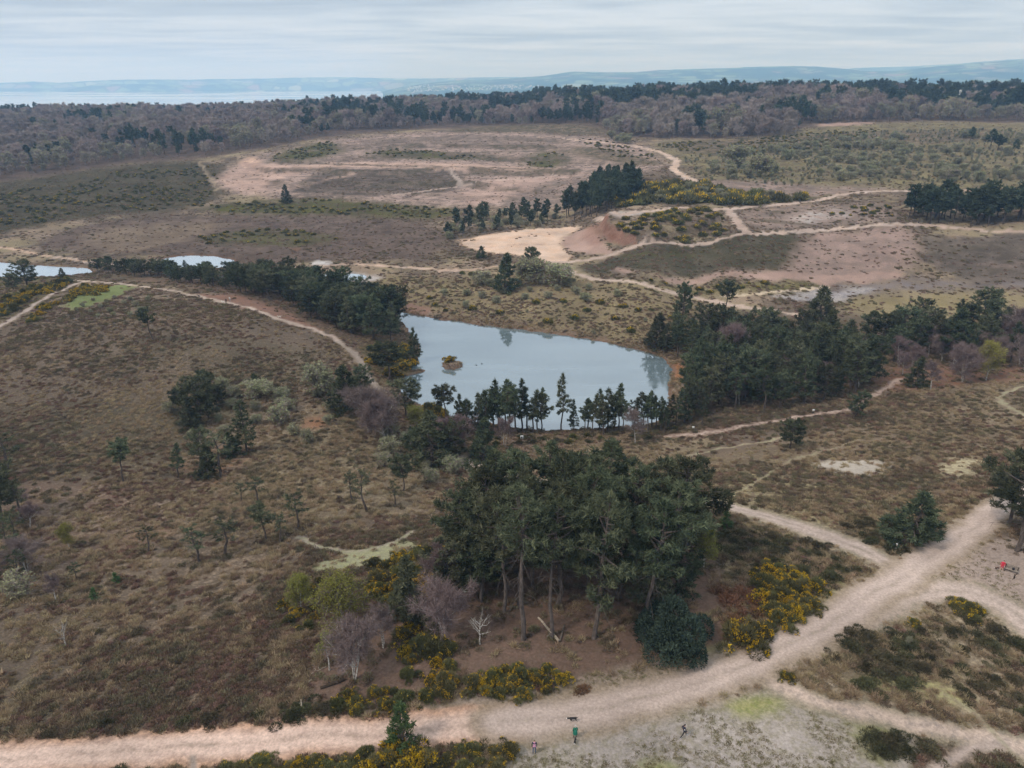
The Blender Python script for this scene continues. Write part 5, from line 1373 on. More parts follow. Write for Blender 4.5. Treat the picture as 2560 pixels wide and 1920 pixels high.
mass(GORSE, [(600,1310),(650,1280),(700,1250),(720,1290),(690,1350),(640,1380)], 2.0, .8, 1.5, 'gorse_bush', 'scattered gorse bush left of the yellow green birch', G, 'gorse left of the birch', 16, 1.0, 71)
mass(GORSE, [(0,655),(60,628),(140,603),(152,614),(70,655),(0,692)], 2.3, 1.6, 2.6, 'gorse_bush', 'gorse bush above the short path at the left edge', G, 'gorse above the short left path', 30, 1.1, 73)
mass(GORSE[:1] + GORSE[2:3], [(45,692),(130,648),(180,622),(235,622),(225,634),(150,655),(70,698)], 2.0, 1.2, 2.0, 'gorse_bush', 'yellow gorse bush between the short path and the green lawn', G, 'yellow gorse by the green lawn', 22, 1.1, 75)
mass(GORSE, [(795,745),(870,745),(900,790),(865,815),(815,815)], 2.6, 1.2, 2.2, 'gorse_bush', 'gorse bush between the sandy path and the lake', G, 'gorse on the left lake shore', 22, 1.1, 77)
x, y = ISL
plant(GORSE[2], x - .2, y + .2, 2.0, 'gorse_bush', 'yellow gorse bush on the tiny islet in the lake', G, z=float(ground_z(x, y)) - .1)
row(GORSE[:1], [(930,895,870),(950,905,880),(2070,1312,1292),(2095,1325,1300),(1972,1350,1335),(1698,1468,1452)], 'gorse_bush', 'small flowering gorse bush standing by itself', G, 'lone flowering gorse bushes', .9, 4)
mass(GORSE_FAR[:2], [(1330,525),(1430,528),(1560,505),(1560,465),(1450,455),(1345,470)], 4.6, 1.4, 2.2, 'gorse_bush', 'flowering gorse bush on the mound above the red cliff', G, 'gorse on the cliff mound', 46, 1.0, 79)
mass(GORSE_FAR[:2] + WILLOW[:1], [(900,640),(1100,650),(1300,650),(1400,690),(1500,700),(1500,760),(1350,735),(1150,700),(950,675)], 8.5, 1.0, 1.8, 'gorse_bush', 'scattered bush on the bank beyond the lake', G, 'bushes on the bank beyond the lake', 46, .9, 81)
# dark heather mounds
HB = 'heather_bush'
for poly, gap, lb, gr, nm_ in [
 ([(1790,1430),(1850,1370),(1960,1335),(1990,1370),(1950,1430),(1860,1450)], 1.7, 'dark heather mound at the upper corner of the heather triangle', 'upper triangle heather', 22),
 ([(1850,1480),(1960,1430),(2000,1450),(1960,1490),(1880,1490)], 1.5, 'heather mound in the middle of the heather triangle', 'middle triangle heather', 12),
 ([(2000,1400),(2080,1330),(2212,1400),(2300,1440),(2300,1590),(2120,1570),(2060,1500),(2010,1450)], 2.15, 'dark heather mound filling the right of the heather triangle', 'right triangle heather', 44),
 ([(1872,1600),(1905,1568),(1980,1575),(2028,1605),(2000,1630),(1910,1632)], 1.15, 'heather mound in the oval patch beside the thin path', 'oval heather patch', 14),
 ([(2010,1670),(2080,1632),(2212,1640),(2250,1690),(2050,1720)], 1.2, 'dark heather mound in the bottom right corner', 'corner heather', 16),
 ([(1790,1160),(1870,1120),(1940,1130),(2060,1150),(2080,1165),(1980,1190),(1900,1195)], 1.6, 'heather mound round the bushy pine by the crossroads', 'heather round the pine', 26),
 ([(2040,1150),(2130,1085),(2160,1050),(2180,1065),(2120,1110),(2060,1155)], 1.6, 'heather mound in the strip along the right track', 'heather along the right track', 16),
 ([(1530,1165),(1620,1150),(1760,1175),(1855,1235),(1800,1255),(1700,1235),(1560,1215)], 1.9, 'brown heather mound on the tongue between the two gravel paths', 'heather on the tongue', 34),
 ([(470,1590),(560,1540),(650,1530),(700,1545),(640,1575),(520,1596)], 1.3, 'dark heather mound at the upper edge of the foreground track', 'heather above the track', 26),
 ([(0,1655),(200,1650),(420,1640),(420,1680),(0,1690)], 1.3, 'low heather mound at the lower left edge below the track', 'heather at the lower left edge', 24),
 ([(0,1600),(200,1560),(460,1560),(440,1600),(100,1615)], 2.2, 'dark heather mound above the left end of the track', 'heather at the left track end', 18)]:
    mass(HEATHB, poly, gap, .5, .95, HB, lb, G, gr, nm_, 1.1, int(gap * 100) + nm_, 1.0)
mass(BRACKEN, [(1560,1280),(1650,1260),(1640,1370),(1560,1395)], 1.9, .5, .9, 'bracken_clump', 'rusty dead bracken clump right of the holly', 'bracken', 'bracken right of the holly', 14, 1.0, 91)
mass(BRACKEN, [(1090,1480),(1240,1470),(1270,1500),(1120,1530)], 2.0, .4, .6, 'bracken_clump', 'reddish bracken clump between gorse and track', 'bracken', 'bracken above the track', 8, 1.0, 92)

# upper right willow scrub
def willows(poly, gap, n, lb, gr, hmin, hmax, seed):
    mass(WILLOW, poly, gap, hmin, hmax, 'willow_bush', lb, G, gr, n, 1.3, seed, clump=.5 if gap < 9 else 0, cs=34.0)
def scrub_zone(x, y):
    u, v = proj(x, y, float(ground_z(x, y)))
    return 'pale green willow bush in the %s %s of the scrub field under the far wood' % ('front' if v > 365 else 'back' if v < 325 else 'middle', 'left' if u < 1680 else 'centre' if u < 1960 else 'right')
willows([(1500,360),(1640,330),(1860,300),(2212,290),(2330,300),(2330,400),(2000,392),(1700,395),(1560,388)], 6.5, 230, scrub_zone, 'willows of the scrub field', 1.8, 6, 95)
willows([(1310,300),(1370,298),(1380,312),(1320,312)], 10, 5, 'pale round willow bush at the top of the orange track', 'willows by the orange track', 5, 7, 96)
row(WILLOW, [(1585,362,320),(1640,382,340),(1700,345,325)], 'willow_bush', 'largest round grey green willow in the scrub field', G, 'large scrub willows', 1.5, 9)
mass(WILLOW, [(1390,415),(1480,405),(1600,420),(1700,428),(1600,440),(1400,440)], 9, 2.5, 5, 'willow_bush', 'brown willow bush on the gorse ridge', G, 'willows of the gorse ridge', 22, 1.2, 97)
mass(WILLOW, [(950,640),(1100,600),(1220,600),(1350,640),(1200,660),(1000,665)], 8, 1.5, 3.2, 'willow_bush', 'low willow bush on the slope beyond the lake', G, 'low willows beyond the lake', 22, 1.3, 98)
mass(WILLOW, [(160,665),(240,640),(330,650),(300,690),(180,690)], 4, 1, 1.8, 'willow_bush', 'grey green scrub bush under the green lawn', G, 'scrub under the green lawn', 16, 1.3, 99)
mass(WILLOW, [(820,930),(960,960),(1060,990),(960,1060),(830,1010)], 5.5, 2, 3.8, 'willow_bush', 'leafless scrub bush in the dip left of the gravel path', G, 'scrub in the dip', 18, 1.2, 101)

mass(GORSE_FAR, [(1330,444),(1390,410),(1480,400),(1560,412),(1700,432),(1795,424),(1760,436),(1580,445),(1340,452)], 4.4, 2.6, 5.2, 'gorse_bush', 'tall gorse bush on the ridge between pit and haul road', G, 'gorse of the ridge', 85, .85, 83)
# ------------------------------------------------------------------ the far wood: the nearest 290 trees singly, the rest as one mass
EDGE = [(-300,420),(0,386),(120,372),(300,346),(480,332),(600,312),(700,292),(740,284),(1000,272),(1290,270),(1330,296),(1620,302),(1700,296),(1740,268),(2000,262),(2212,262),(2500,262)]
E = at([p[0] for p in EDGE], [p[1] for p in EDGE])
eaz = np.arctan2(E[:, 0], E[:, 1]); ed = np.hypot(E[:, 0], E[:, 1])
o_ = np.argsort(eaz); eaz, ed = eaz[o_], ed[o_]
r = np.random.default_rng(5)
n_ = 60000
a = r.uniform(-.72, .72, n_); d = np.sqrt(r.uniform(350 ** 2, 1750 ** 2, n_))
dmin = np.interp(a, eaz, ed)
ok = d > dmin + 3
a, d = a[ok], d[ok]
cell = {}; keep_ = []
for i in np.argsort(d):
    g = 10.2 if d[i] < 1000 else 11.2
    x, y = math.sin(a[i]) * d[i], math.cos(a[i]) * d[i]
    ci, cj = int(x // 12), int(y // 12)
    if any((x - p) ** 2 + (y - q) ** 2 < g * g for s in (-1, 0, 1) for t in (-1, 0, 1) for p, q in cell.get((ci + s, cj + t), ())): continue
    cell.setdefault((ci, cj), []).append((x, y)); keep_.append((x, y))
W_ = np.array(keep_)
wz = ground_z(W_[:, 0], W_[:, 1])
pu, pv = proj(W_[:, 0], W_[:, 1], wz)
field = in_poly(at([440,580,590,440], [252,252,262,263]), W_[:, 0], W_[:, 1])
W_, wz, pu, pv = W_[~field], wz[~field], pu[~field], pv[~field]
dW = np.hypot(W_[:, 0], W_[:, 1])
kn = fbm(W_[:, 0] / 60, W_[:, 1] / 60, 201, 3) + r.normal(0, .05, len(W_))
# conifers stand on the crest at right and in drifts elsewhere
pinep = np.where((pu > 1200) & (dW > 960), .62, np.where((pu > 720) & (pu < 1300) & (pv < 275), .56, .30))
ispine = kn < np.where(pinep > .5, np.where(pinep > .58, .64, .53), .36)
bud = (~ispine) & (fbm(W_[:, 0] / 35, W_[:, 1] / 35, 207, 3) > np.where(dW - np.interp(np.arctan2(W_[:, 0], W_[:, 1]), eaz, ed) < 40, .50, .66))
vis = (pu > -40) & (pu < 2252)
nb = 0
hgt = r.uniform(11, 21, len(W_)) * (.62 + .8 * fbm(W_[:, 0] / 45, W_[:, 1] / 45, 219, 3)) * np.where(pu < 650, .8, np.where(pu < 1150, .92, 1.12)) * np.where(dW - np.interp(np.arctan2(W_[:, 0], W_[:, 1]), eaz, ed) < 15, .7, 1)
rest_b, rest_p, rest_g = [], [], []
npn = 0
for i in np.argsort(dW - np.interp(np.arctan2(W_[:, 0], W_[:, 1]), eaz, ed)):
    x, y = W_[i]
    if ispine[i]:
        rest_p.append(i)
    elif vis[i] and nb < 280 and pu[i] < 1300:
        nb += 1
        b_ = bud[i]
        plant((OAK_BUD if b_ else OAK_FAR)[i % (2 if b_ else 5)], x, y, hgt[i], 'leafless_tree',
              ('budding pale tree' if b_ else 'leafless brown tree') + ' on the far wood edge ' + ('at the left picture edge' if pu[i] < 170 else 'above the dark gorse slope' if pu[i] < 430 else 'left of the bare pink slope' if pu[i] < 720 else 'above the bare pink slope' if pu[i] < 1010 else 'above the orange track'), T,
              'budding trees of the wood edge' if b_ else 'leafless trees of the wood edge', sink=.3)
    elif bud[i]: rest_g.append(i)
    else: rest_b.append(i)
def P3_(ix, sink=.4): return np.c_[W_[ix], wz[ix] - sink]
scatter_stuff('leafless_wood', 'far leafless wood of brown and mauve crowns below the hills', 'wood', P3_(rest_b), hgt[rest_b] / 13, OAK_FAR, .05)
scatter_stuff('budding_wood', 'paler budding trees mixed through the far wood', 'wood', P3_(rest_g), hgt[rest_g] / 11, OAK_BUD, .05)
scatter_stuff('pine_wood', 'dark pines along the crest of the far wood', 'wood', P3_(rest_p), hgt[rest_p] / 14 * 1.12, PINE_FAR, .04)

# ------------------------------------------------------------------ ground cover as stuff
def cover(n, d0, d1, seed, power=1.0):
    r = np.random.default_rng(seed)
    a = r.uniform(-.86, .86, n)
    d = d0 * (d1 / d0) ** (r.uniform(0, 1, n) ** power)
    x, y = np.sin(a) * d, np.cos(a) * d
    return x, y, d, r
def cover_stuff(name, label, protos, n, d0, d1, seed, fn, smin, smax, power=.75):
    x, y, d, r = cover(n, d0, d1, seed, power)
    vg, rt = veg_at(x, y)
    clump = fbm(x / 1.7, y / 1.7, 300 + seed, 3); big_ = fbm(x / 22, y / 22, 340 + seed, 3)
    p = fn(vg, rt, clump, big_, d)
    ok = (r.uniform(0, 1, n) < p) & (path_gap(x, y) > .25) & dry(x, y)
    x, y = x[ok], y[ok]
    s = r.uniform(smin, smax, len(x))
    scatter_stuff(name, label, name.replace('_', ' '), np.c_[x, y, ground_z(x, y) - .03], s, protos)
    return len(x)
cnt = [
 cover_stuff('heather', 'brown heather covering the near heath', HEATH_S, 170000, 42, 260, 1, lambda vg, rt, c, b, d: (vg > .22) * vg ** 1.2 * sstep(.42, .56, c + (b - .5) * 1.1) * np.clip(rt * 1.1, 0, 1), .6, 1.45),
 cover_stuff('dark_heather', 'dark green brown heather patches on the near heath', DARK_S, 110000, 42, 260, 2, lambda vg, rt, c, b, d: (vg > .3) * vg ** 1.2 * sstep(.50, .62, c + (b - .5) * 1.4) * np.clip(rt * 1.2, 0, 1), .6, 1.6),
 cover_stuff('dry_grass', 'straw coloured dry grass tussocks on the near heath', STRAW_S, 120000, 42, 240, 3, lambda vg, rt, c, b, d: (vg > .08) * vg * sstep(.36, .56, c + (b - .5) * .9) * np.clip(1.15 - rt, 0, 1), .6, 1.5),
 cover_stuff('distant_heather', 'low brown heather and scrub on the middle slopes', HEATH_L, 150000, 230, 900, 4, lambda vg, rt, c, b, d: vg * sstep(.42, .60, c + (b - .5) * .6) * .75 * np.clip(rt * 1.3, 0, 1), .3, .8, 1.0),
 cover_stuff('distant_scrub', 'dark low scrub on the middle slopes', DARK_L, 120000, 230, 900, 5, lambda vg, rt, c, b, d: vg * sstep(.48, .62, c + (b - .5) * .8) * .7 * np.clip(rt * 1.4, 0, 1), .3, .95, 1.0),
]
x, y, d, r = cover(60000, 46, 120, 12, .8)
vg, rt = veg_at(x, y)
ok = (vg < .13) & (path_gap(x, y) > .5) & (r.uniform(0, 1, len(x)) < sstep(.42, .62, fbm(x / 4, y / 4, 777, 3)) * .8)
x, y = x[ok], y[ok]
scatter_stuff('short_grass', 'short sparse grass tufts on the clearing and verges', 'grass', np.c_[x, y, ground_z(x, y) - .01], r.uniform(.5, 1.5, len(x)), TURF_S)
def poly_stuff(name, label, polys, gap, protos, smin, smax, seed):
    Q = []
    for i, p in enumerate(polys):
        s = spread(p, gap, 900, seed=seed + i, tries=30)
        if len(s): Q.append(s)
    Q = np.concatenate(Q)
    Q = Q[(path_gap(Q[:, 0], Q[:, 1]) > 1) & dry(Q[:, 0], Q[:, 1])]
    r = np.random.default_rng(seed)
    keep = r.uniform(0, 1, len(Q)) < sstep(.35, .6, fbm(Q[:, 0] / 14, Q[:, 1] / 14, seed, 3))
    Q = Q[keep]
    scatter_stuff(name, label, 'gorse', np.c_[Q, ground_z(Q[:, 0], Q[:, 1]) - .1], r.uniform(smin, smax, len(Q)), protos)
poly_stuff('distant_gorse', 'yellow flecked gorse spread over the far slopes', [
  [(0,420),(120,395),(300,365),(450,360),(480,400),(420,445),(250,460),(80,480),(0,515)],
  [(440,440),(700,430),(980,450),(990,470),(700,462),(430,458)],
  [(430,512),(540,495),(650,500),(735,515),(690,530),(560,528),(450,528)],
  [(570,350),(640,318),(715,305),(750,325),(700,342),(620,350)], [(780,332),(860,318),(960,330),(1090,338),(1060,346),(900,344)],
  [(1135,350),(1175,325),(1235,340),(1190,362),(1150,362)], [(1230,298),(1330,308),(1400,330),(1430,345),(1320,335)],
  [(1330,440),(1400,402),(1480,398),(1560,412),(1700,432),(1790,424),(1760,436),(1580,444),(1340,450)],
  [(1400,312),(1600,304),(1760,285),(1900,280),(1800,320),(1560,340)], [(1780,462),(1860,445),(1940,445),(1930,470)],
  [(1300,650),(1480,650),(1540,680),(1440,690),(1330,672)], [(850,600),(900,585),(1040,590),(1000,600)], [(1400,606),(1700,612),(1760,618),(1600,628)]],
  4.6, GORSE_FAR, .45, .95, 401)

# ragged lake margin: sedge, dead stems and low scrub at the waterline
SH = []
for name, W, z in WATERS[:1]:
    r = np.random.default_rng(900)
    for i in range(len(W)):
        p0, p1 = W[i], W[(i + 1) % len(W)]
        L_ = np.linalg.norm(p1 - p0); k_ = int(L_ * 9)
        if not k_: continue
        t_ = r.uniform(0, 1, (k_, 1)); nrm = np.array([p1[1] - p0[1], p0[0] - p1[0]]) / (L_ + 1e-9)
        SH.append(p0 + (p1 - p0) * t_ + nrm * r.uniform(-3.5, 5.5, (k_, 1)))
SH = np.concatenate(SH)
zz_ = ground_z(SH[:, 0], SH[:, 1])
ok = (zz_ > LAKE_Z - .10) & (zz_ < LAKE_Z + 1.6) & (fbm(SH[:, 0] / 6, SH[:, 1] / 6, 911, 3) > .40)
SH, zz_ = SH[ok], zz_[ok]
hf = len(SH) // 2
scatter_stuff('shore_sedge', 'straw coloured sedge and stems along the lake margin', 'sedge', np.c_[SH[:hf], zz_[:hf] - .05], np.random.default_rng(3).uniform(.7, 1.7, hf), STRAW_S)
scatter_stuff('shore_scrub', 'low dark scrub along the lake margin', 'scrub', np.c_[SH[hf:], zz_[hf:] - .05], np.random.default_rng(4).uniform(.6, 1.6, len(SH) - hf), DARK_S + HEATH_S)

mass(WILLOW, [(960,520),(1060,500),(1160,490),(1215,470),(1100,460),(980,485)], 6.5, 1.8, 4.0, 'willow_bush', 'brown scrub bush between the conifers of the pit rim', G, 'scrub of the pit rim', 34, 1.4, 117)
S_ = spread([(1440,345),(1560,330),(1760,292),(2212,282),(2330,290),(2330,405),(2000,400),(1700,402),(1540,395)], 4.2, 1500, seed=301)
S_ = S_[(path_gap(S_[:, 0], S_[:, 1]) > 2) & (fbm(S_[:, 0] / 22, S_[:, 1] / 22, 303, 3) > .44)]
scatter_stuff('pale_scrub', 'low pale green scrub between the willows of the field', 'scrub', np.c_[S_, ground_z(S_[:, 0], S_[:, 1]) - .1], np.random.default_rng(8).uniform(.25, .62, len(S_)), WILLOW)

# litter and low growth at the feet of the nearer trees
FT = np.repeat(np.array(FEET), 9, 0) + np.random.default_rng(6).normal(0, 1.1, (len(FEET) * 9, 2))
FT = FT[(path_gap(FT[:, 0], FT[:, 1]) > .3) & dry(FT[:, 0], FT[:, 1])]
scatter_stuff('undergrowth', 'dark undergrowth round the feet of the nearer trees', 'undergrowth', np.c_[FT, ground_z(FT[:, 0], FT[:, 1]) - .04], np.random.default_rng(7).uniform(.6, 1.7, len(FT)), DARK_S)

# ------------------------------------------------------------------ people, dogs, bench, signs, logs
def flat_mat(name, c, rough=.8):
    m, nt = new_mat(name)
    out = N(nt, 'ShaderNodeOutputMaterial'); tc = N(nt, 'ShaderNodeTexCoord')
    nz = N(nt, 'ShaderNodeTexNoise', {'Vector': tc.outputs['Object'], 'Scale': 14.0, 'Detail': 3.0})
    mr = N(nt, 'ShaderNodeMapRange', {0: nz.outputs[0], 3: .82, 4: 1.18})
    vm = N(nt, 'ShaderNodeVectorMath', {0: tuple(c), 'Scale': mr.outputs[0]}, operation='SCALE')
    p = N(nt, 'ShaderNodeBsdfPrincipled', {'Base Color': vm.outputs[0], 'Roughness': rough})
    nt.links.new(p.outputs[0], out.inputs[0])
    return m
CM = {k: flat_mat(k + '_cloth', v) for k, v in dict(pink=lin(224, 160, 190), navy=lin(40, 42, 62), jeans=lin(66, 84, 118), black=lin(34, 32, 36), green=lin(22, 104, 84), red=lin(206, 44, 66),
      white=lin(226, 222, 216), grey=lin(150, 148, 150), brownfur=lin(92, 64, 48), blackfur=lin(34, 30, 30), whitefur=lin(218, 210, 200)).items()}
CM['skin'] = flat_mat('skin', lin(210, 160, 136), .6)
CM['hair'] = flat_mat('hair', lin(86, 66, 50), .6); CM['greyhair'] = flat_mat('grey_hair', lin(176, 170, 164), .6); CM['darkhair'] = flat_mat('dark_hair', lin(44, 36, 32), .6)

def skin_mesh(name, verts, edges, radii, root, zones, mats):
    """one continuous body grown over a skeleton; zones(face centre, nearest bone) -> material slot"""
    me = bpy.data.meshes.new(name + '_bones'); me.from_pydata(verts, edges, [])
    o = bpy.data.objects.new(name + '_bones', me); COL.objects.link(o)
    md = o.modifiers.new('skin', 'SKIN'); md.use_smooth_shade = True
    sv_ = me.skin_vertices[0].data
    for i, rr in enumerate(radii):
        sv_[i].radius = rr if isinstance(rr, tuple) else (rr, rr)
        sv_[i].use_root = (i == root)
    ss = o.modifiers.new('sub', 'SUBSURF'); ss.levels = 1; ss.render_levels = 1
    dg = bpy.context.evaluated_depsgraph_get()
    out = bpy.data.meshes.new_from_object(o.evaluated_get(dg))
    out.name = name
    bpy.data.objects.remove(o)
    out.materials.clear()
    for m_ in mats: out.materials.append(m_)
    va = np.array(verts)
    for p in out.polygons:
        c = np.array(p.center)
        best, bi = 1e9, 0
        for k, (a_, b_) in enumerate(edges):
            e_ = va[b_] - va[a_]; t = np.clip((c - va[a_]) @ e_ / (e_ @ e_ + 1e-9), 0, 1)
            dd_ = np.linalg.norm(c - va[a_] - t * e_)
            if dd_ < best: best, bi = dd_, k
        p.material_index = zones(c, bi)
        p.use_smooth = True
    return out

def add_person(u, v, face, label, top, sleeves, legs, shoes, hair, stride=.0, coat=.86, arms=.0, shorts=False, extra=None, h=1.72):
    """standing or walking person; face: heading in radians, 0 looks away from the viewer"""
    s = stride
    vs = [(0, 0, .96), (0, 0, 1.12), (0, 0, 1.33), (0, 0, 1.49), (0, .01, 1.58), (0, .015, 1.70),      # 0-5 spine, neck, head
          (-.19, 0, 1.41), (-.25, -.03 - .25 * arms, 1.14), (-.24, .10 - .32 * arms, .92), (-.24, .13 - .34 * arms, .84),   # 6-9 left arm, palm
          (.19, 0, 1.41), (.25, -.03 + .25 * arms, 1.14), (.24, .10 + .32 * arms, .92), (.24, .13 + .34 * arms, .84),       # 10-13 right arm
          (-.10, 0, .90), (-.11, .55 * s * .55 + .03, .50), (-.12, .42 * s, .09), (-.12, .42 * s + .15, .04),     # 14-17 left leg
          (.10, 0, .90), (.11, -.45 * s * .45 + .03, .50), (.12, -.5 * s, .09), (.12, -.5 * s + .15, .04)]        # 18-21 right leg
    es = [(0, 1), (1, 2), (2, 3), (3, 4), (4, 5), (2, 6), (6, 7), (7, 8), (8, 9), (2, 10), (10, 11), (11, 12), (12, 13),
          (0, 14), (14, 15), (15, 16), (16, 17), (0, 18), (18, 19), (19, 20), (20, 21)]
    rd = [(.15, .11), (.14, .105), (.16, .115), .058, (.075, .085), (.078, .092), .065, .05, .034, (.042, .02), .065, .05, .034, (.042, .02),
          .088, .06, .044, (.045, .035), .088, .06, .044, (.045, .035)]
    k = h / 1.79
    def zones(c, b):
        if b in (3, 4): return 4
        if b in (8, 12): return 4
        if b in (5, 6, 7, 9, 10, 11): return 1
        if b in (16, 20) or c[2] < .10: return 3
        if c[2] > coat: return 0
        if shorts and c[2] < .55: return 4
        return 2
    body = skin_mesh('body', vs, es, rd, 0, zones, [CM[top], CM[sleeves], CM[legs], CM[shoes], CM['skin']])
    x, y = at(u, v)[0]
    o = bpy.data.objects.new('person', None); o.empty_display_size = .2
    o.location = (x, y, float(ground_z(x, y)) + .0); o.rotation_euler = (0, 0, face); o.scale = (k, k, k)
    COL.objects.link(o); tag(o, label, 'person')
    bd_ = link('body', body, o)
    B = Build(1)
    for sx_ in (-1, 1):                                            # five fingers to a hand, thumb leaving the side of the palm
        w = np.array(vs[9 if sx_ < 0 else 13])
        d0 = w - np.array(vs[8 if sx_ < 0 else 12]); d0 /= np.linalg.norm(d0)
        for q, ln in enumerate((.070, .080, .076, .060)):
            off = np.array([.0, (q - 1.5) * .018, 0])
            p = w + off
            B.tube([p, p + d0 * ln * .5 - np.array([sx_ * .008, 0, 0]), p + d0 * ln - np.array([sx_ * .028, 0, 0])], [.010, .009, .006], 5)
        p = w - d0 * .05 + np.array([0, .03, 0])
        B.tube([p, p + d0 * .03 + np.array([0, .02, 0]), p + d0 * .06 + np.array([0, .022, 0])], [.011, .010, .007], 5)
    link('fingers', B.wood('fingers'), bd_, CM['skin'])
    # hair cap and face
    B = Build(2)
    pts_ = []
    th = np.linspace(0, np.pi / 2, 5)
    hv_, hf_ = [], []
    for i, t_ in enumerate(th):
        for j in range(10):
            a_ = j * 2 * np.pi / 10
            low = .05 if math.sin(a_) > .35 else -.06
            zc = 1.685 + math.sin(t_) * .105 + (low * math.cos(t_) ** 3)
            hv_.append((.086 * math.cos(t_) * math.cos(a_), .004 + .102 * math.cos(t_) * math.sin(a_), zc))
    for i in range(4):
        for j in range(10):
            hf_.append((i * 10 + j, i * 10 + (j + 1) % 10, (i + 1) * 10 + (j + 1) % 10, (i + 1) * 10 + j))
    link('hair', mesh_np('hair', np.array(hv_), np.array(hf_), 4), o, CM[hair])
    B.tube([(0, .092, 1.675), (0, .118, 1.652), (0, .096, 1.638)], [.010, .015, .010], 5)      # nose
    B.tube([(-.078, .01, 1.69), (-.092, .0, 1.665), (-.078, .008, 1.64)], [.008, .014, .008], 5)   # ears
    B.tube([(.078, .01, 1.69), (.092, .0, 1.665), (.078, .008, 1.64)], [.008, .014, .008], 5)
    link('face', B.wood('face'), bd_, CM['skin'])
    B = Build(3)
    for sx_ in (-.03, .03): B.tube([(sx_ - .01, .090, 1.685), (sx_, .097, 1.687), (sx_ + .01, .090, 1.685)], [.004, .007, .004], 5)
    B.tube([(-.024, .088, 1.615), (0, .096, 1.612), (.024, .088, 1.615)], [.003, .006, .003], 5)
    link('eyes_and_mouth', B.wood('eyes_and_mouth'), bd_, CM['darkhair'])
    if extra == 'pouch':
        B = Build(4); B.tube([(.13, -.08, 1.20), (.16, .0, 1.18), (.13, .08, 1.20)], [.04, .075, .04], 8)
        link('pouch', B.wood('pouch'), o, CM['white'])
    if extra == 'skirt':
        B = Build(5); B.tube([(0, 0, .62), (0, 0, .80), (0, 0, 1.0), (0, 0, 1.2)], [.25, .235, .20, .15], 12)
        link('coat_skirt', B.wood('coat_skirt'), o, CM[top])
    return o
PI = math.pi
add_person(1154, 1626, PI, 'person in pink top with dark sleeves and jeans standing on the clearing', 'pink', 'navy', 'jeans', 'black', 'hair')
add_person(1242, 1594, .1, 'person in a long green coat standing near two dogs', 'green', 'green', 'black', 'black', 'greyhair', extra='skirt', coat=.80)
add_person(1476, 1592, -PI / 2 + .2, 'person in dark clothes with white shoes striding across the clearing', 'navy', 'navy', 'black', 'white', 'darkhair', stride=.85, arms=.45, extra='pouch')
add_person(2162, 1233, PI - .5, 'person in red top and shorts beside the bench', 'red', 'red', 'red', 'white', 'hair', shorts=True)
add_person(497, 651, .6, 'tiny person in white on the sandy path by the belt', 'white', 'white', 'grey', 'black', 'darkhair', stride=.4)
add_person(489, 655, .6, 'tiny person in black on the sandy path by the belt', 'black', 'black', 'black', 'black', 'darkhair', stride=.4)

def add_dog(u, v, face, label, fur, patch_=None, k=1.0, head=.0):
    vs = [(0, -.32, .50), (0, -.08, .50), (0, .18, .52), (0, .34, .56), (0, .46, .66 + head), (0, .58, .68 + head), (0, .72, .64 + head),   # rump, back, chest, neck, head, muzzle
          (-.09, .20, .36), (-.09, .17, .20), (-.09, .20, .03), (.09, .20, .36), (.09, .24, .20), (.09, .26, .03),
          (-.09, -.30, .38), (-.09, -.40, .20), (-.09, -.34, .03), (.09, -.30, .38), (.09, -.34, .20), (.09, -.28, .03),
          (0, -.46, .54), (0, -.62, .64)]
    es = [(0, 1), (1, 2), (2, 3), (3, 4), (4, 5), (5, 6), (2, 7), (7, 8), (8, 9), (2, 10), (10, 11), (11, 12), (0, 13), (13, 14), (14, 15), (0, 16), (16, 17), (17, 18), (0, 19), (19, 20)]
    rd = [.11, .12, .14, .095, .085, .085, .045, .06, .04, .034, .06, .04, .034, .075, .042, .034, .075, .042, .034, .035, .016]
    pt = patch_ or fur
    def zones(c, b):
        if patch_ and (b in (8, 11, 14, 17) or c[1] > .64): return 1
        return 0
    body = skin_mesh('body', vs, es, rd, 1, zones, [CM[fur], CM[pt]])
    x, y = at(u, v)[0]
    o = bpy.data.objects.new('dog', None); o.empty_display_size = .2
    o.location = (x, y, float(ground_z(x, y)) + .01); o.rotation_euler = (0, 0, face); o.scale = (k, k, k)
    COL.objects.link(o); tag(o, label, 'dog')
    link('body', body, o)
    B = Build(9)
    for sx_ in (-1, 1):
        B.tube([(sx_ * .055, .52, .74 + head), (sx_ * .085, .51, .76 + head), (sx_ * .10, .53, .68 + head)], [.02, .032, .012], 5)
    link('ears', B.wood('ears'), o, CM[fur])
    return o
add_dog(1237, 1559, PI / 2 + .1, 'black dog with white legs trotting on the dirt track', 'blackfur', 'whitefur', .95, -.12)
add_dog(1242, 1606, 2.9, 'small dark dog with a white back end below the green coat', 'blackfur', 'whitefur', .75)
add_dog(2152, 1231, 1.9, 'small white and brown dog beside the person in red', 'brownfur', 'whitefur', .7)
add_dog(482, 655, 1.4, 'tiny white dog at the heather edge of the sandy path', 'whitefur', None, 1.1)
add_dog(430, 642, 1.2, 'tiny black dog ahead on the sandy path', 'blackfur', None, 1.1)
add_dog(604, 687, 2.0, 'lone white dog further along the sandy path', 'whitefur', None, 1.1)

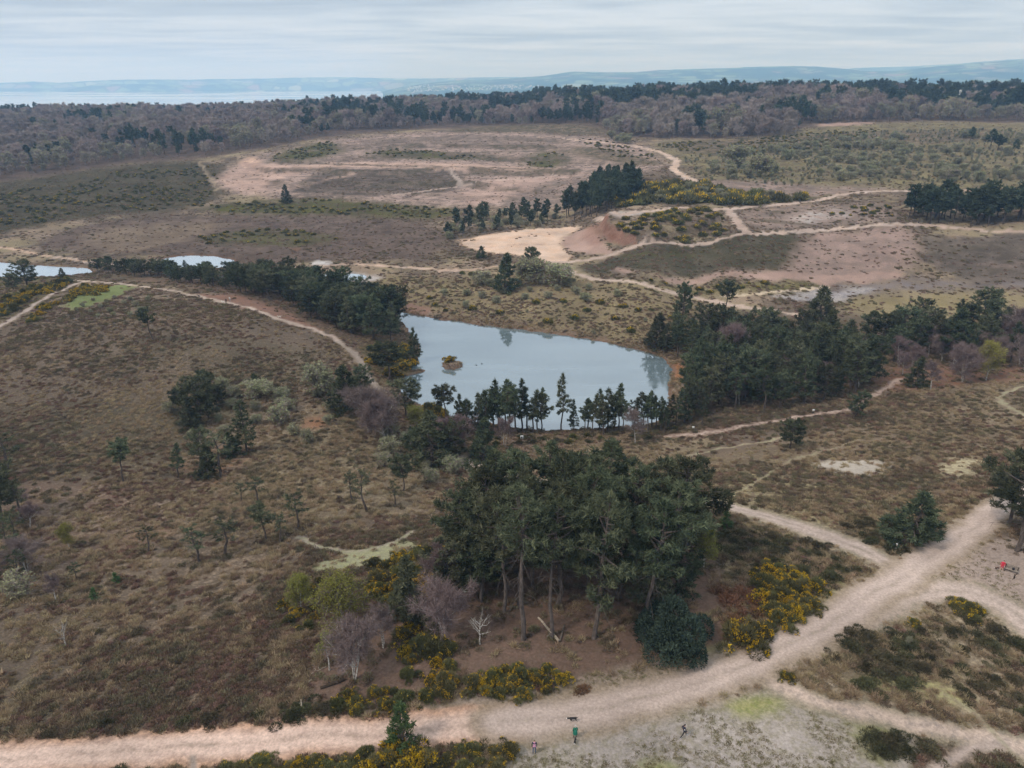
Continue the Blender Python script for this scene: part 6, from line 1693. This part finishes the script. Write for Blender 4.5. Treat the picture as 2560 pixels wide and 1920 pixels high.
M_TIMBER = bark_material('weathered_timber', lin(128, 116, 106), lin(166, 154, 142), 9)
M_POST = bark_material('dark_post', lin(58, 50, 44), lin(84, 72, 62), 9)
M_SIGN = flat_mat('white_sign', lin(232, 230, 226), .5); M_REDSIGN = flat_mat('red_sign', lin(206, 70, 66), .5); M_METAL = flat_mat('galvanised_metal', lin(188, 190, 192), .5)
def boxes(name, bs, parent, mat, bevel=.0):
    """several boxes (cx, cy, cz, sx, sy, sz, tilt about x) as one part"""
    vv, ff, n0 = [], [], 0
    for cx_, cy_, cz_, sx_, sy_, sz_, tl in bs:
        c = np.array([(x, y, z) for z in (-.5, .5) for y in (-.5, .5) for x in (-.5, .5)]) * [sx_, sy_, sz_]
        ct, st = math.cos(tl), math.sin(tl)
        c = c @ np.array([[1, 0, 0], [0, ct, st], [0, -st, ct]])
        vv.append(c + [cx_, cy_, cz_]); ff.append(np.array([(0, 2, 3, 1), (4, 5, 7, 6), (0, 1, 5, 4), (2, 6, 7, 3), (0, 4, 6, 2), (1, 3, 7, 5)]) + n0); n0 += 8
    return link(name, mesh_np(name, np.concatenate(vv), np.concatenate(ff), 4, False), parent, mat)
x, y = at(2183, 1236)[0]
b = bpy.data.objects.new('bench', None); b.location = (x, y, float(ground_z(x, y)) - .02); b.rotation_euler = (0, 0, 2.5); COL.objects.link(b)
tag(b, 'weathered wooden bench at the right edge under the big pine', 'bench')
for i in range(3): boxes('seat_slat', [(0, -.15 + .16 * i, .45, 1.6, .13, .04, 0)], b, M_TIMBER)
for i in range(3): boxes('back_slat', [(0, -.30 - .02 * i, .62 + .14 * i, 1.6, .03, .11, -.15)], b, M_TIMBER)
for sx_ in (-.68, .68):
    boxes('leg', [(sx_, .15, .21, .08, .08, .44, 0)], b, M_POST)
    boxes('leg', [(sx_, -.24, .46, .08, .07, .94, -.1)], b, M_POST)
    boxes('armrest', [(sx_, -.05, .66, .08, .46, .05, 0)], b, M_POST)
bag = Build(31); bag.tube([(0, 0, .0), (0, 0, .12), (0, 0, .26), (0, .02, .36)], [.13, .16, .14, .05], 9)
bo = bpy.data.objects.new('rucksack', None); bo.location = b.matrix_basis @ Vector((-.2, -.02, .475)); COL.objects.link(bo); tag(bo, 'dark rucksack lying on the bench', 'bag')
link('pouch', bag.wood('pouch'), bo, CM['black'])
bag = Build(32); bag.tube([(-.07, .14, .04), (-.08, .20, .18), (-.06, .13, .32)], [.015] * 3, 4); bag.tube([(.07, .14, .04), (.08, .20, .18), (.06, .13, .32)], [.015] * 3, 4)
link('strap', bag.wood('strap'), bo, CM['grey'])

def signpost(u, v, label, w, hh, post_h, mat, name='notice_sign', mark=False, pm=None, rz=0.0):
    x, y = at(u, v)[0]
    o = bpy.data.objects.new(name, None); o.location = (x, y, float(ground_z(x, y)) - .03); o.rotation_euler = (0, 0, rz); COL.objects.link(o)
    tag(o, label, 'sign')
    boxes('post', [(0, .03, post_h / 2, .08, .08, post_h, 0)], o, pm or M_POST)
    bd = boxes('board', [(0, -.03, post_h - hh * .45, w, .03, hh, 0)], o, mat)
    if mark: boxes('emblem', [(0, -.048, post_h - hh * .45, w * .34, .005, hh * .34, 0)], bd, M_POST)
    return o
signpost(1127, 955, 'white notice board with a dark emblem under the shore pines', .72, .85, 1.7, M_SIGN, mark=True)
signpost(1497, 930, 'white marker plate at the foot of the right wood near the lake', .5, .5, 1.1, M_SIGN)
signpost(1756, 893, 'white marker plate beside the lakeside path', .5, .5, 1.1, M_SIGN)
signpost(593, 584, 'red notice board on the valley track', 1.5, 1.3, 1.9, M_REDSIGN)
x, y = at(1934, 1190)[0]
o = bpy.data.objects.new('marker_post', None); o.location = (x, y, float(ground_z(x, y)) - .05); COL.objects.link(o); tag(o, 'pale wooden marker post in heather by the crossroads', 'post')
boxes('shaft', [(0, 0, .6, .14, .14, 1.2, 0)], o, M_TIMBER); boxes('cap', [(0, 0, 1.23, .17, .17, .06, 0)], o, M_SIGN)
x, y = at(2190, 1250)[0]
o = bpy.data.objects.new('marker_post', None); o.location = (x, y, float(ground_z(x, y)) - .05); COL.objects.link(o); tag(o, 'short dark post in front of the bench', 'post')
boxes('shaft', [(0, 0, .35, .11, .11, .7, 0)], o, M_POST); boxes('cap', [(0, 0, .715, .13, .13, .03, 0)], o, M_POST)

# radio mast rising out of the far wood
x, y = at(2062, 258)[0]
x, y = x * 1.14, y * 1.14
zt = CAM_H + ray(2062, 193)[2] / math.hypot(*ray(2062, 193)[:2]) * math.hypot(x, y)
z0 = float(ground_z(x, y)); hm = zt - z0
o = bpy.data.objects.new('radio_mast', None); o.location = (x, y, z0 - .5); COL.objects.link(o); tag(o, 'grey radio mast with white aerial panels above the far wood', 'mast')
B = Build(41); B.tube([(0, 0, 0), (0, 0, hm * .5), (0, 0, hm)], [.45, .34, .22], 8); link('pole', B.wood('pole'), o, M_METAL)
for i in range(3):
    a_ = i * 2.094 + .5
    boxes('aerial_panel', [(math.cos(a_) * 1.0, math.sin(a_) * 1.0, hm - 1.6, .7, .5, 3.2, 0)], o, M_SIGN)
B = Build(42); B.tube([(-.9, -.6, hm - 5.2), (-.9, -.8, hm - 5.2), (-.9, -1.1, hm - 5.2)], [1.1, 1.0, .35], 12); link('dish', B.wood('dish'), o, M_SIGN)

def log(u0, v0, u1, v1, r0, r1, label, mat, kink=.1, branches=0, lift=0.0, name='fallen_log'):
    p = at([u0, u1], [v0, v1]); rr = random.Random(int(u0 + v0))
    a_ = np.array([p[0, 0], p[0, 1], float(ground_z(*p[0])) + r0 * .8]); b_ = np.array([p[1, 0], p[1, 1], float(ground_z(*p[1])) + r1 * .8 + lift])
    L_ = np.linalg.norm(b_ - a_)
    t_ = np.linspace(0, 1, 6)[:, None]
    pts_ = (b_ - a_) * t_ + np.array([[rr.uniform(-1, 1) * kink * L_ * .12, rr.uniform(-1, 1) * kink * L_ * .12, 0] for _ in range(6)])
    B = Build(50); B.tube(pts_, np.linspace(r0, r1, 6), 8)
    o = bpy.data.objects.new(name, None); o.location = a_; COL.objects.link(o); tag(o, label, 'log')
    link('stem', B.wood('stem'), o, mat)
    B = Build(51)
    for _ in range(max(1, branches)):
        s_ = rr.uniform(.3, .95); q = (b_ - a_) * s_
        d_ = np.array([rr.uniform(-1, 1), rr.uniform(-1, 1), rr.uniform(.1, .8)]); d_ /= np.linalg.norm(d_)
        B.tube([q, q + d_ * L_ * .12, q + d_ * L_ * .22 + [0, 0, .05]], [r1 * .7, r1 * .45, r1 * .15], 5)
    link('branch_stub', B.wood('branch_stub'), o, mat)
log(1163, 1335, 1207, 1388, .12, .17, 'long pale fallen trunk lying among the grove trunks', M_DEAD, .05, 2, .15)
log(1209, 1388, 1219, 1350, .14, .09, 'short brown trunk meeting the pale one in a V', M_GREYBARK, .05, 1)
log(640, 1488, 674, 1469, .06, .09, 'straight pale log on the bare bank', M_DEAD, .05, 2)
log(674, 1455, 703, 1440, .04, .06, 'thin curved pale branch above the pale log', M_DEAD, .5, 3)
log(693, 1488, 744, 1470, .16, .20, 'thick dark log under the slim white birch', M_POST, .1, 2)
log(656, 1504, 673, 1512, .05, .06, 'short pale branch piece below the logs', M_DEAD, .2, 1)
log(652, 1537, 653, 1528, .07, .05, 'pale upright snag at the foot of the bank', M_DEAD, .2, 2, 1.1, 'dead_snag')
log(1782, 1472, 1802, 1484, .07, .06, 'small pale log at the tip of the heather triangle', M_DEAD, .1, 2)
log(285, 1125, 298, 1117, .08, .05, 'bleached branch on the left heath', M_DEAD, .4, 3)
# two ducks on the lake
for u, v, lb in ((1041, 786, 'dark duck swimming in the middle of the lake'), (1029, 789, 'second dark duck just behind on the lake')):
    x, y = sketch(u, v, LAKE_Z)
    o = bpy.data.objects.new('duck', None); o.location = (x, y, LAKE_Z); o.rotation_euler = (0, 0, 1.2); COL.objects.link(o); tag(o, lb, 'duck')
    B = Build(60); B.tube([(0, -.26, .10), (0, -.18, .09), (0, 0, .07), (0, .16, .09), (0, .22, .16), (0, .24, .25), (0, .28, .27), (0, .36, .25)], [.02, .09, .12, .09, .05, .055, .05, .015], 8)
    link('body', B.wood('body'), o, CM['blackfur'])
# far town on the hill foot: a mass of houses too small to tell apart
r = np.random.default_rng(77)
hv_, hf_, n0 = [], [], 0
for _ in range(420):
    u = r.uniform(880, 1180) if r.uniform() < .8 else r.uniform(1180, 1500); dd0 = r.uniform(8600, 11000)
    a_ = px_az(u); x, y = math.sin(a_) * dd0, math.cos(a_) * dd0
    z = float(hill_z(np.array([x]), np.array([y]))[0])
    if z < SEA_Z + 3 or z > 40: continue
    w, d_, h_ = r.uniform(9, 20), r.uniform(9, 14), r.uniform(5, 8)
    c = np.array([(-.5, -.5, 0), (.5, -.5, 0), (.5, .5, 0), (-.5, .5, 0), (-.5, -.5, 1), (.5, -.5, 1), (.5, .5, 1), (-.5, .5, 1), (-.5, 0, 1.5), (.5, 0, 1.5)]) * [w, d_, h_]
    t_ = r.uniform(0, 3.14); R_ = np.array([[math.cos(t_), math.sin(t_), 0], [-math.sin(t_), math.cos(t_), 0], [0, 0, 1]])
    hv_.append(c @ R_ + [x, y, z - 1])
    hf_.append(np.array([(0, 1, 5), (0, 5, 4), (1, 2, 6), (1, 6, 5), (2, 3, 7), (2, 7, 6), (3, 0, 4), (3, 4, 7), (4, 5, 9), (4, 9, 8), (6, 7, 8), (6, 8, 9), (5, 6, 9), (7, 4, 8)]) + n0); n0 += 10
tag(link('far_town', mesh_np('far_town', np.concatenate(hv_), np.concatenate(hf_), 3, False), mat=flat_mat('far_render', lin(176, 170, 162))), 'tiny pale houses of a town at the foot of the hazy hills', 'town', kind='stuff')
